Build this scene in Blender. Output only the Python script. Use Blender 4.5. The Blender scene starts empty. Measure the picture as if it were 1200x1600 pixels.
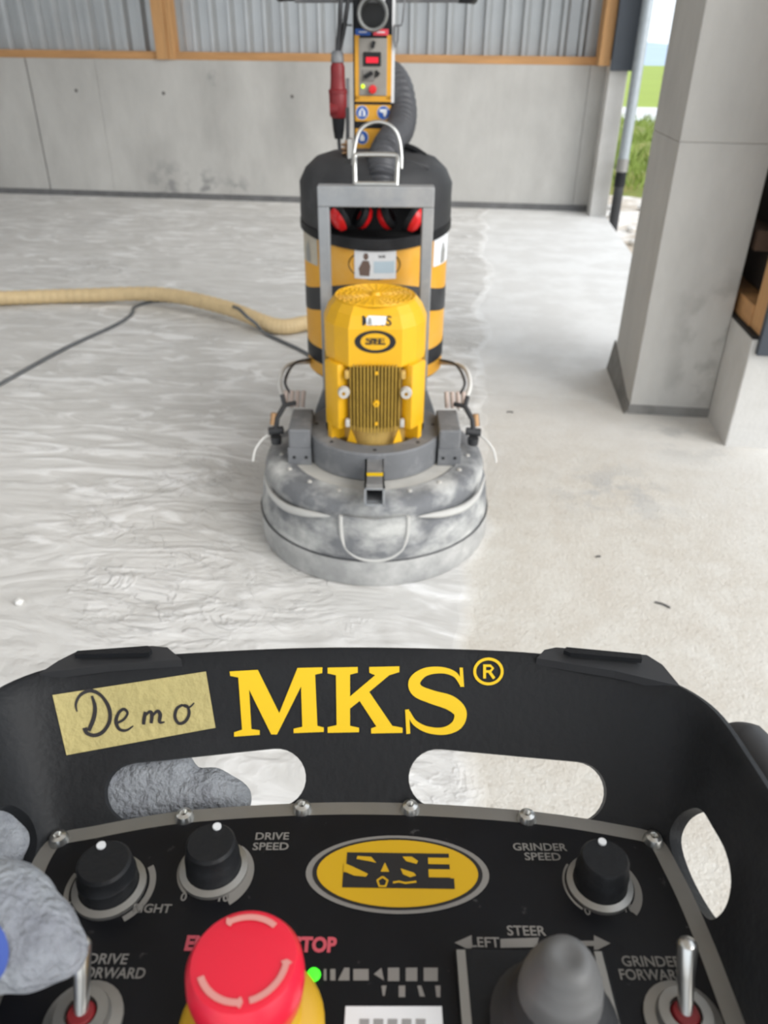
import bpy, bmesh, math, random
import numpy as np
from mathutils import Vector, Matrix
from mathutils.bvhtree import BVHTree
from mathutils.geometry import tessellate_polygon
random.seed(4)
PI = math.pi
S = bpy.context.scene
COL = S.collection

# ------------------------------------------------------------------ camera, sky, exposure
F, H = 1200.0, 1.5                                   # focal length in pixels of the 1200x1600 frame, eye height
YAW = math.radians(6.3)
down = np.array([576.0 - 600, 2793.0 - 800, F]); down /= np.linalg.norm(down)
fwd = np.array([0, 0, 1.0]) - down * down[2]; fwd /= np.linalg.norm(fwd)
rgt = np.cross(down, fwd)
def cam2world(v):
    a, b, c = v @ rgt, v @ fwd, -(v @ down)
    return Vector((a * math.cos(YAW) - b * math.sin(YAW), a * math.sin(YAW) + b * math.cos(YAW), c))
def ray(px, py): return cam2world(np.array([px - 600.0, py - 800.0, F]))
cd = bpy.data.cameras.new('camera'); cam = bpy.data.objects.new('camera', cd); COL.objects.link(cam)
ax, ay, az = cam2world(np.array([1., 0, 0])), cam2world(np.array([0, -1., 0])), cam2world(np.array([0, 0, -1.]))
cam.matrix_world = Matrix(((ax.x, ay.x, az.x, 0), (ax.y, ay.y, az.y, 0), (ax.z, ay.z, az.z, H), (0, 0, 0, 1)))
cd.sensor_fit = 'VERTICAL'; cd.sensor_height = 36; cd.lens = 27; cd.clip_start = .02; cd.clip_end = 2000
cd.dof.use_dof = True; cd.dof.focus_distance = .52; cd.dof.aperture_fstop = 11
S.camera = cam
W = bpy.data.worlds.new('overcast_sky'); S.world = W; W.use_nodes = True
nt = W.node_tree; bg = nt.nodes['Background']
tc = nt.nodes.new('ShaderNodeTexCoord'); sx = nt.nodes.new('ShaderNodeSeparateXYZ'); rmp = nt.nodes.new('ShaderNodeValToRGB')
nt.links.new(tc.outputs['Generated'], sx.inputs[0]); nt.links.new(sx.outputs['Z'], rmp.inputs[0]); nt.links.new(rmp.outputs[0], bg.inputs[0])
rmp.color_ramp.elements[0].color = (.84, .92, 1, 1); rmp.color_ramp.elements[1].color = (.90, .94, 1, 1)
bg.inputs[1].default_value = 1.0
S.view_settings.view_transform = 'Standard'; S.view_settings.look = 'None'
S.view_settings.gamma = 1; S.view_settings.use_curve_mapping = False
S.view_settings.exposure = 0.76
sd = bpy.data.lights.new('veiled_sun', 'SUN'); sd.energy = 1.5; sd.angle = math.radians(45); sd.color = (1, .97, .92)
sun = bpy.data.objects.new('veiled_sun', sd); COL.objects.link(sun); sun.rotation_euler = (math.radians(60), 0, math.radians(58))

# ------------------------------------------------------------------ materials
MATS = {}
def mat(name, col, rough=.6, metal=0, var=.0, scale=20, bump=0, bscale=60, col2=None, c2lo=.45, c2hi=.65, c2scale=6, emit=0, spec=.5, stretch=(1, 1, 1), coat=0, trans=0):
    if name in MATS: return MATS[name]
    m = bpy.data.materials.new(name); m.use_nodes = True; n = m.node_tree.nodes; l = m.node_tree.links
    b = n['Principled BSDF']
    b.inputs['Roughness'].default_value = rough; b.inputs['Metallic'].default_value = metal
    b.inputs['Specular IOR Level'].default_value = spec; b.inputs['Coat Weight'].default_value = coat
    col = tuple(col) + (1,) if len(col) == 3 else col
    b.inputs['Base Color'].default_value = col
    t = n.new('ShaderNodeTexCoord'); mp = n.new('ShaderNodeMapping'); mp.inputs['Scale'].default_value = stretch
    l.new(t.outputs['Object'], mp.inputs[0])
    out = None
    if var or col2:
        rgb = n.new('ShaderNodeRGB'); rgb.outputs[0].default_value = col; out = rgb.outputs[0]
    if col2:
        nz = n.new('ShaderNodeTexNoise'); nz.inputs['Scale'].default_value = c2scale; nz.inputs['Detail'].default_value = 6; nz.inputs['Roughness'].default_value = .6
        l.new(mp.outputs[0], nz.inputs['Vector'])
        r = n.new('ShaderNodeMapRange'); r.inputs[1].default_value = c2lo; r.inputs[2].default_value = c2hi; l.new(nz.outputs['Fac'], r.inputs[0])
        mx = n.new('ShaderNodeMix'); mx.data_type = 'RGBA'; l.new(r.outputs[0], mx.inputs['Factor']); l.new(out, mx.inputs['A']); mx.inputs['B'].default_value = tuple(col2) + (1,)
        out = mx.outputs['Result']
    if var:
        nz = n.new('ShaderNodeTexNoise'); nz.inputs['Scale'].default_value = scale; nz.inputs['Detail'].default_value = 8; nz.inputs['Roughness'].default_value = .65
        l.new(mp.outputs[0], nz.inputs['Vector'])
        r = n.new('ShaderNodeMapRange'); r.inputs[1].default_value = .25; r.inputs[2].default_value = .75; r.inputs[3].default_value = 1 - var; r.inputs[4].default_value = 1 + var
        l.new(nz.outputs['Fac'], r.inputs[0])
        mu = n.new('ShaderNodeVectorMath'); mu.operation = 'SCALE'; l.new(out, mu.inputs[0]); l.new(r.outputs[0], mu.inputs['Scale']); out = mu.outputs[0]
    if out is not None: l.new(out, b.inputs['Base Color'])
    if bump:
        nz = n.new('ShaderNodeTexNoise'); nz.inputs['Scale'].default_value = bscale; nz.inputs['Detail'].default_value = 5
        l.new(mp.outputs[0], nz.inputs['Vector'])
        bp = n.new('ShaderNodeBump'); bp.inputs['Strength'].default_value = bump; bp.inputs['Distance'].default_value = .01; l.new(nz.outputs['Fac'], bp.inputs['Height']); l.new(bp.outputs[0], b.inputs['Normal'])
    if emit:
        b.inputs['Emission Color'].default_value = col; b.inputs['Emission Strength'].default_value = emit
    MATS[name] = m; return m
def hexc(r, g, b):
    f = lambda c: ((c / 255) / 12.92) if c <= 10 else (((c / 255) + .055) / 1.055) ** 2.4
    return (f(r), f(g), f(b))
CONC = mat('concrete_wall', (.53, .52, .495), .9, var=.14, scale=2.2, bump=.2, bscale=40, col2=(.42, .41, .39), c2scale=1.3, c2lo=.46, c2hi=.74, stretch=(1, 1, .45))
CONC_L = mat('concrete_pale', (.60, .59, .57), .9, var=.07, scale=4, bump=.2, bscale=50, col2=(.52, .51, .48), c2scale=1.6)
BITUM = mat('bitumen_strip', (.15, .15, .152), .8, var=.3, scale=9)
BITL = mat('sealing_slurry', (.23, .225, .215), .9, var=.35, scale=7)
TIMBER = mat('timber', (.56, .31, .13), .7, var=.22, scale=14, bump=.2, bscale=40, stretch=(1, 1, .12))
TIMBER_H = mat('timber_along', (.54, .29, .12), .7, var=.22, scale=14, bump=.2, bscale=40, stretch=(.12, 1, 1))
SHEET = mat('galvanised_sheet', (.47, .49, .50), .3, .45, var=.08, scale=3)
ANTH = mat('anthracite_cladding', (.050, .060, .075), .55, var=.08, scale=6)
YEL = mat('yellow_paint', (.78, .42, .008), .42, var=.06, scale=9, col2=(.66, .36, .03), c2scale=9, c2lo=.55, c2hi=.8)
YELT = mat('yellow_tank', (.74, .36, .025), .5, var=.08, scale=5, col2=(.68, .40, .10), c2scale=5, c2lo=.5, c2hi=.8)
YELD = mat('yellow_dusty', (.55, .36, .10), .8, var=.2, scale=30)
YELF = mat('yellow_fins', (.40, .25, .035), .7, var=.25, scale=25)
YELB = mat('yellow_body_dark', (.16, .10, .02), .8, var=.2, scale=25)
BLKP = mat('black_plastic', (.012, .013, .015), .5, var=.3, scale=6, col2=(.040, .041, .045), c2scale=5, c2lo=.5, c2hi=.8, bump=.08, bscale=300, spec=.25)
BLKD = mat('black_dusty_plastic', (.028, .029, .032), .6, var=.2, scale=8, col2=(.09, .09, .095), c2scale=5, c2lo=.5, c2hi=.85)
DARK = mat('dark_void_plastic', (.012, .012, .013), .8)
GREYM = mat('grey_painted_steel', (.17, .175, .185), .55, .1, var=.15, scale=8, col2=(.34, .34, .34), c2scale=9, c2lo=.5, c2hi=.8)
GREYF = mat('frame_grey_steel', (.27, .285, .30), .5, .2, var=.12, scale=8, col2=(.36, .36, .36), c2scale=7)
SHROUD = mat('shroud_dusty_rubber', (.16, .165, .175), .75, var=.2, scale=14, col2=(.55, .55, .53), c2scale=4.5, c2lo=.44, c2hi=.66, bump=.15, bscale=60, stretch=(1, 1, 1.6))
SKIRT = mat('skirt_dusty_rubber', (.33, .33, .325), .85, var=.15, scale=20, col2=(.50, .495, .48), c2scale=5, c2lo=.4, c2hi=.7)
DUSTR = mat('dust_ridge', (.50, .495, .475), .95, var=.05)
PLATE = mat('dusty_plate', (.50, .485, .45), .9, var=.1, scale=15)
CHROME = mat('zinc_steel', (.62, .62, .60), .28, .95, var=.08, scale=20)
STEEL = mat('brushed_steel', (.34, .335, .32), .42, .8, var=.12, scale=15)
WHITE = mat('white_sticker', (.78, .80, .82), .4, var=.03)
HOSEC = mat('cream_hose', (.66, .50, .28), .55, var=.12, scale=12, bump=.1, bscale=40)
HOSEB = mat('black_hose', (.07, .072, .08), .5, var=.15, scale=20)
CABLE = mat('black_cable', (.035, .036, .04), .6, var=.2, scale=20)
CABLED = mat('dusty_cable', (.13, .135, .14), .8, var=.2, scale=12)
REDP = mat('red_plastic', (.20, .012, .016), .5, var=.15, scale=20)
REDB = mat('red_button', (.80, .015, .045), .38, coat=.2)
REDM = mat('red_earmuff', (.70, .012, .015), .3)
REDT = mat('red_text', (.55, .08, .11), .6)
BLUE = mat('blue_sign', (.02, .10, .42), .5)
REDS = mat('red_label', (.72, .06, .09), .5)
GLY = mat('guard_yellow', (.80, .52, .0), .5)
LOGOY = mat('logo_yellow', (.60, .36, .005), .45)
LOGOK = mat('logo_black', (.012, .012, .014), .4)
TAPE = mat('masking_tape', (.47, .40, .17), .8, var=.12, scale=60, bump=.25, bscale=250)
INK = mat('marker_ink', (.012, .010, .012), .5)
PRINT = mat('panel_print', (.22, .21, .195), .7)
PANELK = mat('panel_black', (.004, .0045, .0065), .4, spec=.25, var=.3, scale=30, col2=(.10, .10, .10), c2scale=90, c2lo=.66, c2hi=.74)  # base colour lowered to stand in for shade from the operator's body
GLOVE = mat('grey_glove', (.33, .35, .38), .95, var=.22, scale=160, bump=.6, bscale=300, col2=(.22, .23, .26), c2scale=25)
GLOVEB = mat('blue_glove_patch', (.05, .09, .33), .9, var=.1, scale=60)
LEDG = mat('green_led', (.05, .9, .02), .4, emit=.8)
LEDR = mat('red_display', (.85, .002, .025), .4, emit=.12)
LEDY = mat('yellow_led', (.55, .85, .02), .4, emit=.7)

# ------------------------------------------------------------------ mesh helpers
class MB:
    def __init__(s): s.v = []; s.f = []
    def add(s, vs, fs):
        o = len(s.v); s.v += [tuple(v) for v in vs]; s.f += [tuple(i + o for i in f) for f in fs]; return s
    def box(s, c, d, rot=None, bev=0):
        bm = bmesh.new(); bmesh.ops.create_cube(bm, size=1)
        bmesh.ops.scale(bm, vec=d, verts=bm.verts)
        if bev: bmesh.ops.bevel(bm, geom=bm.edges[:], offset=bev, segments=2, affect='EDGES', profile=.5)
        if rot is not None: bmesh.ops.transform(bm, matrix=rot.to_4x4(), verts=bm.verts)
        bmesh.ops.translate(bm, vec=c, verts=bm.verts)
        bm.verts.index_update(); s.add([v.co[:] for v in bm.verts], [[v.index for v in f.verts] for f in bm.faces]); bm.free(); return s
    def span(s, a, b, bev=0):
        return s.box([(a[i] + b[i]) / 2 for i in range(3)], [abs(b[i] - a[i]) for i in range(3)], bev=bev)
    def tube(s, pts, r, n=12, cap=True, closed=False):
        pts = [Vector(p) for p in pts]; m = len(pts); rs = r if isinstance(r, (list, tuple)) else [r] * m
        ring = []; up = None
        for i, p in enumerate(pts):
            if closed: t = pts[(i + 1) % m] - pts[i - 1]
            else: t = pts[min(i + 1, m - 1)] - pts[max(i - 1, 0)]
            t.normalize()
            if up is None:
                up = Vector((0, 0, 1)) if abs(t.z) < .9 else Vector((1, 0, 0))
            a = t.cross(up)
            if a.length < 1e-6: a = t.orthogonal()
            a.normalize(); up = a.cross(t).normalized()
            ring.append([p + (a * math.cos(2 * PI * k / n) + up * math.sin(2 * PI * k / n)) * rs[i] for k in range(n)])
        vs = [v for rg in ring for v in rg]; fs = []
        for i in range(m if closed else m - 1):
            j = (i + 1) % m
            for k in range(n): fs.append((i * n + k, i * n + (k + 1) % n, j * n + (k + 1) % n, j * n + k))
        if cap and not closed: fs += [tuple(range(n))[::-1], tuple((m - 1) * n + k for k in range(n))]
        return s.add(vs, fs)
    def lathe(s, prof, n=48, c=(0, 0, 0), axis='z', mod=None, a0=0, a1=2 * PI):
        full = abs(a1 - a0 - 2 * PI) < 1e-6; k = n if full else n + 1
        vs = []
        for (r, z) in prof:
            for i in range(k):
                a = a0 + (a1 - a0) * i / n; rr, zz = (r, z) if mod is None else mod(a, r, z)
                x, y = rr * math.cos(a), rr * math.sin(a)
                q = (x, y, zz) if axis == 'z' else ((x, -zz, y) if axis == 'y' else (zz, x, y))
                vs.append((q[0] + c[0], q[1] + c[1], q[2] + c[2]))
        fs = []
        for j in range(len(prof) - 1):
            for i in range(n):
                i2 = (i + 1) % k
                fs.append((j * k + i, j * k + i2, (j + 1) * k + i2, (j + 1) * k + i))
        return s.add(vs, fs)
    def prism(s, poly, d):
        poly = [Vector(p) for p in poly]; n = len(poly); d = Vector(d)
        return s.add(poly + [p + d for p in poly], [tuple(range(n))[::-1], tuple(range(n, 2 * n))] + [(i, (i + 1) % n, n + (i + 1) % n, n + i) for i in range(n)])
    def build(s, name, m, parent=None, smooth=None, label=None):
        me = bpy.data.meshes.new(name); me.from_pydata(s.v, [], s.f)
        bm = bmesh.new(); bm.from_mesh(me); bmesh.ops.remove_doubles(bm, verts=bm.verts, dist=1e-6); bmesh.ops.recalc_face_normals(bm, faces=bm.faces); bm.to_mesh(me); bm.free()
        return link(name, me, m, parent, smooth, label)
def link(name, me, m, parent=None, smooth=None, label=None):
    o = bpy.data.objects.new(name, me); COL.objects.link(o)
    if m: me.materials.clear(); me.materials.append(m)
    if smooth:
        me.polygons.foreach_set('use_smooth', [True] * len(me.polygons)); me.set_sharp_from_angle(angle=math.radians(smooth))
    if parent: o.parent = parent
    if label: o['label'] = label
    return o
def tag(o, label=None, cat=None, group=None, kind=None):
    if label: o['label'] = label
    if cat: o['category'] = cat
    if group: o['group'] = group
    if kind: o['kind'] = kind
    return o
def empty(name, m4=None, loc=None):
    o = bpy.data.objects.new(name, None); COL.objects.link(o); o.empty_display_size = .1
    if m4 is not None: o.matrix_world = m4
    if loc is not None: o.location = loc
    return o
def copy_part(o, dx, name=None):
    c = o.copy(); COL.objects.link(c); c.parent = o.parent; c.location = Vector(o.location) + Vector(dx); return c
def spline(P, n=8, closed=False):
    P = [Vector(p) for p in P]; m = len(P); out = []
    for i in range(m if closed else m - 1):
        g = lambda k: P[k % m] if closed else P[max(0, min(m - 1, k))]
        p0, p1, p2, p3 = g(i - 1), g(i), g(i + 1), g(i + 2)
        for k in range(n):
            t = k / n
            out.append(.5 * ((2 * p1) + (p2 - p0) * t + (2 * p0 - 5 * p1 + 4 * p2 - p3) * t * t + (3 * p1 - p0 - 3 * p2 + p3) * t ** 3))
    if not closed: out.append(P[-1])
    return out
def text_mesh(txt, size, bold=0, align='CENTER', spacing=1):
    cu = bpy.data.curves.new('t', 'FONT'); cu.body = txt; cu.size = size; cu.align_x = align; cu.align_y = 'CENTER'; cu.offset = bold; cu.space_character = spacing; cu.resolution_u = 3
    o = bpy.data.objects.new('t', cu); COL.objects.link(o)
    dg = bpy.context.evaluated_depsgraph_get(); me = bpy.data.meshes.new_from_object(o.evaluated_get(dg))
    vs = [v.co.copy() for v in me.vertices]; fs = [tuple(p.vertices) for p in me.polygons]
    bpy.data.objects.remove(o); bpy.data.curves.remove(cu); bpy.data.meshes.remove(me)
    return vs, fs
def flat(polys, fn, step=None):
    """2-D polygons (each a contour) -> surface pieces placed by fn(u, v)"""
    mb = MB()
    for poly in polys:
        P = [Vector((p[0], p[1], 0)) for p in poly]
        if step:
            Q = []
            for i, p in enumerate(P):
                q = P[(i + 1) % len(P)]; k = max(1, int((q - p).length / step))
                Q += [p.lerp(q, j / k) for j in range(k)]
            P = Q
        tris = tessellate_polygon([P])
        mb.add([fn(p.x, p.y) for p in P], tris)
    return mb
def stroke2d(path, w):
    """list of quads following a 2-D path with widths w"""
    path = [Vector((p[0], p[1])) for p in path]; n = len(path); ws = w if isinstance(w, (list, tuple)) else [w] * n
    L = []; R = []
    for i, p in enumerate(path):
        t = (path[min(i + 1, n - 1)] - path[max(i - 1, 0)]).normalized(); q = Vector((-t.y, t.x)) * ws[i] / 2
        L.append(p + q); R.append(p - q)
    return [[L[i], L[i + 1], R[i + 1], R[i]] for i in range(n - 1)]
def smooth2d(pts, ws, n=6):
    a = spline([(p[0], p[1], w) for p, w in zip(pts, ws)], n)
    return stroke2d([(p.x, p.y) for p in a], [p.z for p in a])
def ell(cx, cy, rx, ry, n=40): return [(cx + rx * math.cos(2 * PI * i / n), cy + ry * math.sin(2 * PI * i / n)) for i in range(n)]

# ------------------------------------------------------------------ the barn: floor, walls, roof
def floor_mat():
    m = bpy.data.materials.new('ground_concrete_with_dust'); m.use_nodes = True; n = m.node_tree.nodes; l = m.node_tree.links; b = n['Principled BSDF']
    b.inputs['Roughness'].default_value = .85; b.inputs['Specular IOR Level'].default_value = .3
    g = n.new('ShaderNodeNewGeometry'); P = g.outputs['Position']
    def noise(sc, det=6, rough=.6, dist=0, vec=None):
        q = n.new('ShaderNodeTexNoise'); q.inputs['Scale'].default_value = sc; q.inputs['Detail'].default_value = det; q.inputs['Roughness'].default_value = rough; q.inputs['Distortion'].default_value = dist
        l.new(vec or P, q.inputs['Vector']); return q.outputs['Fac']
    def rng(x, a, b_, c=0, d=1):
        q = n.new('ShaderNodeMapRange'); l.new(x, q.inputs[0]); q.inputs[1].default_value = a; q.inputs[2].default_value = b_; q.inputs[3].default_value = c; q.inputs[4].default_value = d; return q.outputs[0]
    def math_(op, a, b_):
        q = n.new('ShaderNodeMath'); q.operation = op
        for i, x in enumerate((a, b_)):
            if isinstance(x, (int, float)): q.inputs[i].default_value = x
            else: l.new(x, q.inputs[i])
        return q.outputs[0]
    def mixc(f, a, b_):
        q = n.new('ShaderNodeMix'); q.data_type = 'RGBA'; l.new(f, q.inputs['Factor'])
        for k, x in (('A', a), ('B', b_)):
            if isinstance(x, tuple): q.inputs[k].default_value = x + (1,)
            else: l.new(x, q.inputs[k])
        return q.outputs['Result']
    sp = n.new('ShaderNodeSeparateXYZ'); l.new(P, sp.inputs[0])
    wob = noise(.9, 4)
    xx = math_('ADD', sp.outputs['X'], math_('MULTIPLY', wob, .5))
    dust = rng(xx, .36, .30)                                  # 1 on the dusty side
    far = rng(math_('ADD', sp.outputs['Y'], math_('MULTIPLY', noise(1.3), 2)), 3.6, 5.2)
    # bare concrete: beige, pitted
    bare = mixc(rng(noise(7, 8, .7), .4, .65), (.62, .58, .515), (.69, .665, .61))
    bare = mixc(rng(noise(60, 4, .7), .56, .70), bare, (.50, .46, .40))
    bare = mixc(rng(noise(140, 3, .6), .60, .68), bare, (.80, .79, .76))
    pale = mixc(rng(noise(3, 6), .42, .6), (.70, .695, .68), (.78, .78, .77))
    right = mixc(far, bare, pale)
    def near(cx, cy, r):
        q = n.new('ShaderNodeVectorMath'); q.operation = 'DISTANCE'; l.new(P, q.inputs[0]); q.inputs[1].default_value = (cx, cy, 0); return rng(q.outputs['Value'], r, r * .2)
    st = math_('MULTIPLY', math_('MAXIMUM', near(.62, 2.75, .33), near(1.0, 3.3, .3)), rng(noise(6, 5, .6), .47, .58))
    right = mixc(math_('MULTIPLY', st, .8), right, (.50, .495, .48))
    mp = n.new('ShaderNodeMapping'); mp.inputs['Scale'].default_value = (1, 1.7, 1); mp.inputs['Rotation'].default_value = (0, 0, .5); l.new(P, mp.inputs[0])
    sw = noise(2.1, 4, .5, 1.8, mp.outputs[0])
    sw2 = noise(6, 4, .5, 1.5, mp.outputs[0])
    mp2 = n.new('ShaderNodeMapping'); mp2.inputs['Scale'].default_value = (.9, 2.6, 1); mp2.inputs['Rotation'].default_value = (0, 0, .35); l.new(P, mp2.inputs[0])
    sm = noise(2.4, 5, .52, 2.4, mp2.outputs[0])
    smear = math_('MULTIPLY', rng(sm, .51, .62), rng(noise(.9, 3), .36, .54))
    dcol = mixc(rng(sw, .40, .66), (.60, .588, .565), (.69, .68, .66))
    dcol = mixc(smear, dcol, (.84, .835, .825))
    l.new(mixc(dust, right, dcol), b.inputs['Base Color'])
    ridg = math_('ABSOLUTE', math_('SUBTRACT', sw, .5), 0)
    ridge = rng(ridg, 0, .02, .8, 0)
    ridg2 = rng(math_('ABSOLUTE', math_('SUBTRACT', sw2, .5), 0), 0, .05, 1, 0)
    patch = rng(noise(1.4, 3), .50, .64)
    hd = math_('ADD', math_('MULTIPLY', math_('ADD', ridge, math_('MULTIPLY', ridg2, .6)), math_('MULTIPLY', patch, 1.0)), math_('MULTIPLY', sm, 2.6))
    hb = math_('ADD', math_('MULTIPLY', noise(45, 6, .7), .8), math_('MULTIPLY', noise(120, 3), .35))
    hb = math_('MULTIPLY', hb, rng(far, 0, 1, .9, .25))
    hh = n.new('ShaderNodeMix'); l.new(dust, hh.inputs[0]); l.new(hb, hh.inputs[2]); l.new(hd, hh.inputs[3])
    bp = n.new('ShaderNodeBump'); bp.inputs['Strength'].default_value = .7; bp.inputs['Distance'].default_value = .012; l.new(hh.outputs[0], bp.inputs['Height']); l.new(bp.outputs[0], b.inputs['Normal'])
    return m
FLOOR = floor_mat()
XL, XR, YB, YF, ZR = -9.0, 1.36, 9.14, -5.5, 4.6
fl = tag(empty('floor'), kind='structure', label='grey concrete floor slab covered in grinding dust')
fl['category'] = 'floor'
for (y0, y1) in ((YF, 3.698), (3.703, YB)):
    MB().span((XL, y0, -.15), (XR, y1, 0)).build('slab', FLOOR, fl)
MB().span((XL, 3.69, -.14), (XR - .01, 3.71, -.006)).build('joint_filler', mat('joint_dark', (.30, .29, .27), .9), fl)

wb = tag(empty('wall_back', loc=(0, YB, 0)), kind='structure', label='precast concrete back wall below corrugated sheet')
wb['category'] = 'wall'
ZT = 1.385
CONCB = CONC.copy(); CONCB.name = 'concrete_stained'
def stain(m, blobs, col):
    n = m.node_tree.nodes; l = m.node_tree.links; b = n['Principled BSDF']; src = b.inputs['Base Color'].links[0].from_socket
    g = n.new('ShaderNodeNewGeometry'); nz = n.new('ShaderNodeTexNoise'); nz.inputs['Scale'].default_value = 7; nz.inputs['Detail'].default_value = 6; l.new(g.outputs['Position'], nz.inputs['Vector'])
    r = n.new('ShaderNodeMapRange'); r.inputs[1].default_value = .46; r.inputs[2].default_value = .60; l.new(nz.outputs['Fac'], r.inputs[0]); acc = None
    for (c, rad) in blobs:
        q = n.new('ShaderNodeVectorMath'); q.operation = 'DISTANCE'; l.new(g.outputs['Position'], q.inputs[0]); q.inputs[1].default_value = c
        k = n.new('ShaderNodeMapRange'); k.inputs[1].default_value = rad; k.inputs[2].default_value = rad * .2; l.new(q.outputs['Value'], k.inputs[0])
        if acc is None: acc = k.outputs[0]
        else:
            mm = n.new('ShaderNodeMath'); mm.operation = 'MAXIMUM'; l.new(acc, mm.inputs[0]); l.new(k.outputs[0], mm.inputs[1]); acc = mm.outputs[0]
    mu = n.new('ShaderNodeMath'); mu.operation = 'MULTIPLY'; l.new(acc, mu.inputs[0]); l.new(r.outputs[0], mu.inputs[1])
    mx = n.new('ShaderNodeMix'); mx.data_type = 'RGBA'; l.new(mu.outputs[0], mx.inputs['Factor']); l.new(src, mx.inputs['A']); mx.inputs['B'].default_value = col + (1,); l.new(mx.outputs['Result'], b.inputs['Base Color'])
stain(CONCB, (((-3.1, YB, .12), .32), ((-3.55, YB, .15), .3), ((-2.75, YB, .1), .2), ((-2.9, YB, 1.22), .09)), (.30, .295, .29))
stain(CONC, (((1.15, 3.56, .45), .3), ((1.1, 3.56, .2), .22)), (.33, .32, .30))
for a, b in ((XL, -4.99), (-4.975, -4.2), (-4.197, 1.03), (1.033, 1.19)):
    MB().span((a, 0, -.15), (b, .2, ZT), bev=.004).build('concrete_panel', CONCB, wb)
MB().span((XL, .02, -.1), (1.19, .18, ZT - .01)).build('joint_backing', mat('joint_shadow', (.10, .10, .10), .95), wb)
MB().span((XL, -.016, 0), (1.19, .002, .06)).build('sealing_strip', BITUM, wb)
for x, z in ((-4.46, 1.08), (-3.47, 1.07), (-2.05, 1.06)):       # tie-rod holes in the concrete
    MB().lathe([(0, .0025), (.018, .0025), (.022, -.01)], 12, (x, 0, z), axis='y').build('tie_hole', mat('tie_hole', (.16, .15, .145), .9), wb)
# timber rail, posts and corrugated sheet above
rail = MB().span((XL, YB + .0, ZT), (1.22, YB + .18, ZT + .075), bev=.004).build('trim_1', TIMBER_H)
tag(rail, 'planed timber sill rail along top of the concrete back wall', 'rail', kind='structure')
def post(x0, x1, y0, y1, z0, z1, label):
    return tag(MB().span((x0, y0, z0), (x1, y1, z1), bev=.004).build('timber_post', TIMBER), label, 'post', kind='structure')
post(-3.49, -3.36, YB - .03, YB + .19, ZT + .0, ZR, 'stout timber post between two corrugated wall bays')
post(-3.355, -3.29, YB - .015, YB + .19, ZT + .0, ZR, 'narrow pale timber lath nailed against the stout timber post')
post(1.08, 1.19, YB - .25, YB + .10, ZT + .0, ZR, 'timber corner post beside the dark cladding')
cw = tag(empty('corrugated_wall', loc=(0, YB + .19, ZT)), 'galvanised corrugated steel sheet wall above the concrete', 'wall', kind='structure')
def sheet(x0, n, per):
    prof = [(0, 0), (.50, 0), (.62, -.055), (.80, -.055), (.98, 0)]
    mb = MB(); vs = []; xs = []
    for i in range(n):
        for (u, d) in prof: xs.append((x0 + (i + u) * per, d))
    xs.append((x0 + n * per + .012, -.003))
    for z in (.03, ZR - ZT):
        for (x, d) in xs: vs.append((x, d, z))
    k = len(xs); mb.add(vs, [(i, i + 1, k + i + 1, k + i) for i in range(k - 1)])
    return mb.build('corrugated_sheet', SHEET, cw)
x = XL
per = .192
while x < 1.2:
    k = min(5, int((1.25 - x) / per) + 1); sheet(x, k, per); x += k * per
MB().span((XL, .05, 0), (1.19, .07, ZR - ZT)).build('backing_sheet', ANTH, cw)
# corner pier and right wall pieces
pier = MB().span((1.19, 8.85, -.15), (1.365, YB + .2, 1.44), bev=.006).build('wall_right_corner', CONC_L)
tag(pier, 'short pale concrete return wall under dark cladding at the corner', 'wall', kind='structure')
cl = tag(empty('corner_cladding', loc=(1.19, 8.84, 1.345)), 'dark blue-grey metal cladding above the corner return wall', 'cladding', kind='structure')
MB().span((.0, -.03, 0), (.25, .01, ZR - 1.345), bev=.004).build('face_sheet', ANTH, cl)
MB().span((.21, 0, 0), (.25, .5, ZR - 1.345), bev=.003).build('side_sheet', ANTH, cl)
# concrete column
pil = tag(empty('concrete_column', loc=(.98, 3.85, 0)), 'tall square concrete column standing in front of the right wall', 'column', kind='structure')
for (z0, z1) in ((0, 1.1905), (1.191, ZR)):
    MB().span((-.185, -.29, z0), (.185, .29, z1), bev=.004).build('column_shaft', CONC, pil)
MB().span((-.19, -.295, 0), (.185, .295, .045)).build('sealing_strip', BITL, pil)
MB().prism([(-.21, -.30, 0), (-.21, .33, 0), (-.19, .33, .16), (-.19, -.30, 0.02)], (.008, 0, 0)).build('flashing', BITL, pil)
lw = tag(empty('low_wall', loc=(1.167, 3.245, 0)), 'low pale concrete wall behind the column carrying timber and cladding', 'wall', kind='structure')
MB().span((0, 0, -.15), (.20, .98, .488), bev=.006).build('concrete_plinth', CONC_L, lw)
MB().span((.0, .005, .488), (.2, .98, .50)).build('damp_proof_course', DARK, lw)
MB().span((.026, .005, .50), (.055, .14, ZR), bev=.003).build('timber_stud', TIMBER, lw)
MB().span((.02, .145, .50), (.16, .98, .59), bev=.003).build('timber_sill', TIMBER_H, lw)
MB().span((.10, .2, .60), (.13, .98, ZR)).build('membrane', mat('dark_membrane', (.05, .035, .025), .9), lw)
MB().span((.02, .30, .78), (.10, .98, .86)).build('timber_batten', mat('dark_timber', (.10, .06, .04), .8), lw)
MB().span((.022, -.03, .43), (.32, .004, ZR), bev=.003).build('cladding_face', ANTH, lw)
MB().span((.20, 0, .43), (.24, .98, ZR)).build('cladding_side', ANTH, lw)
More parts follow.
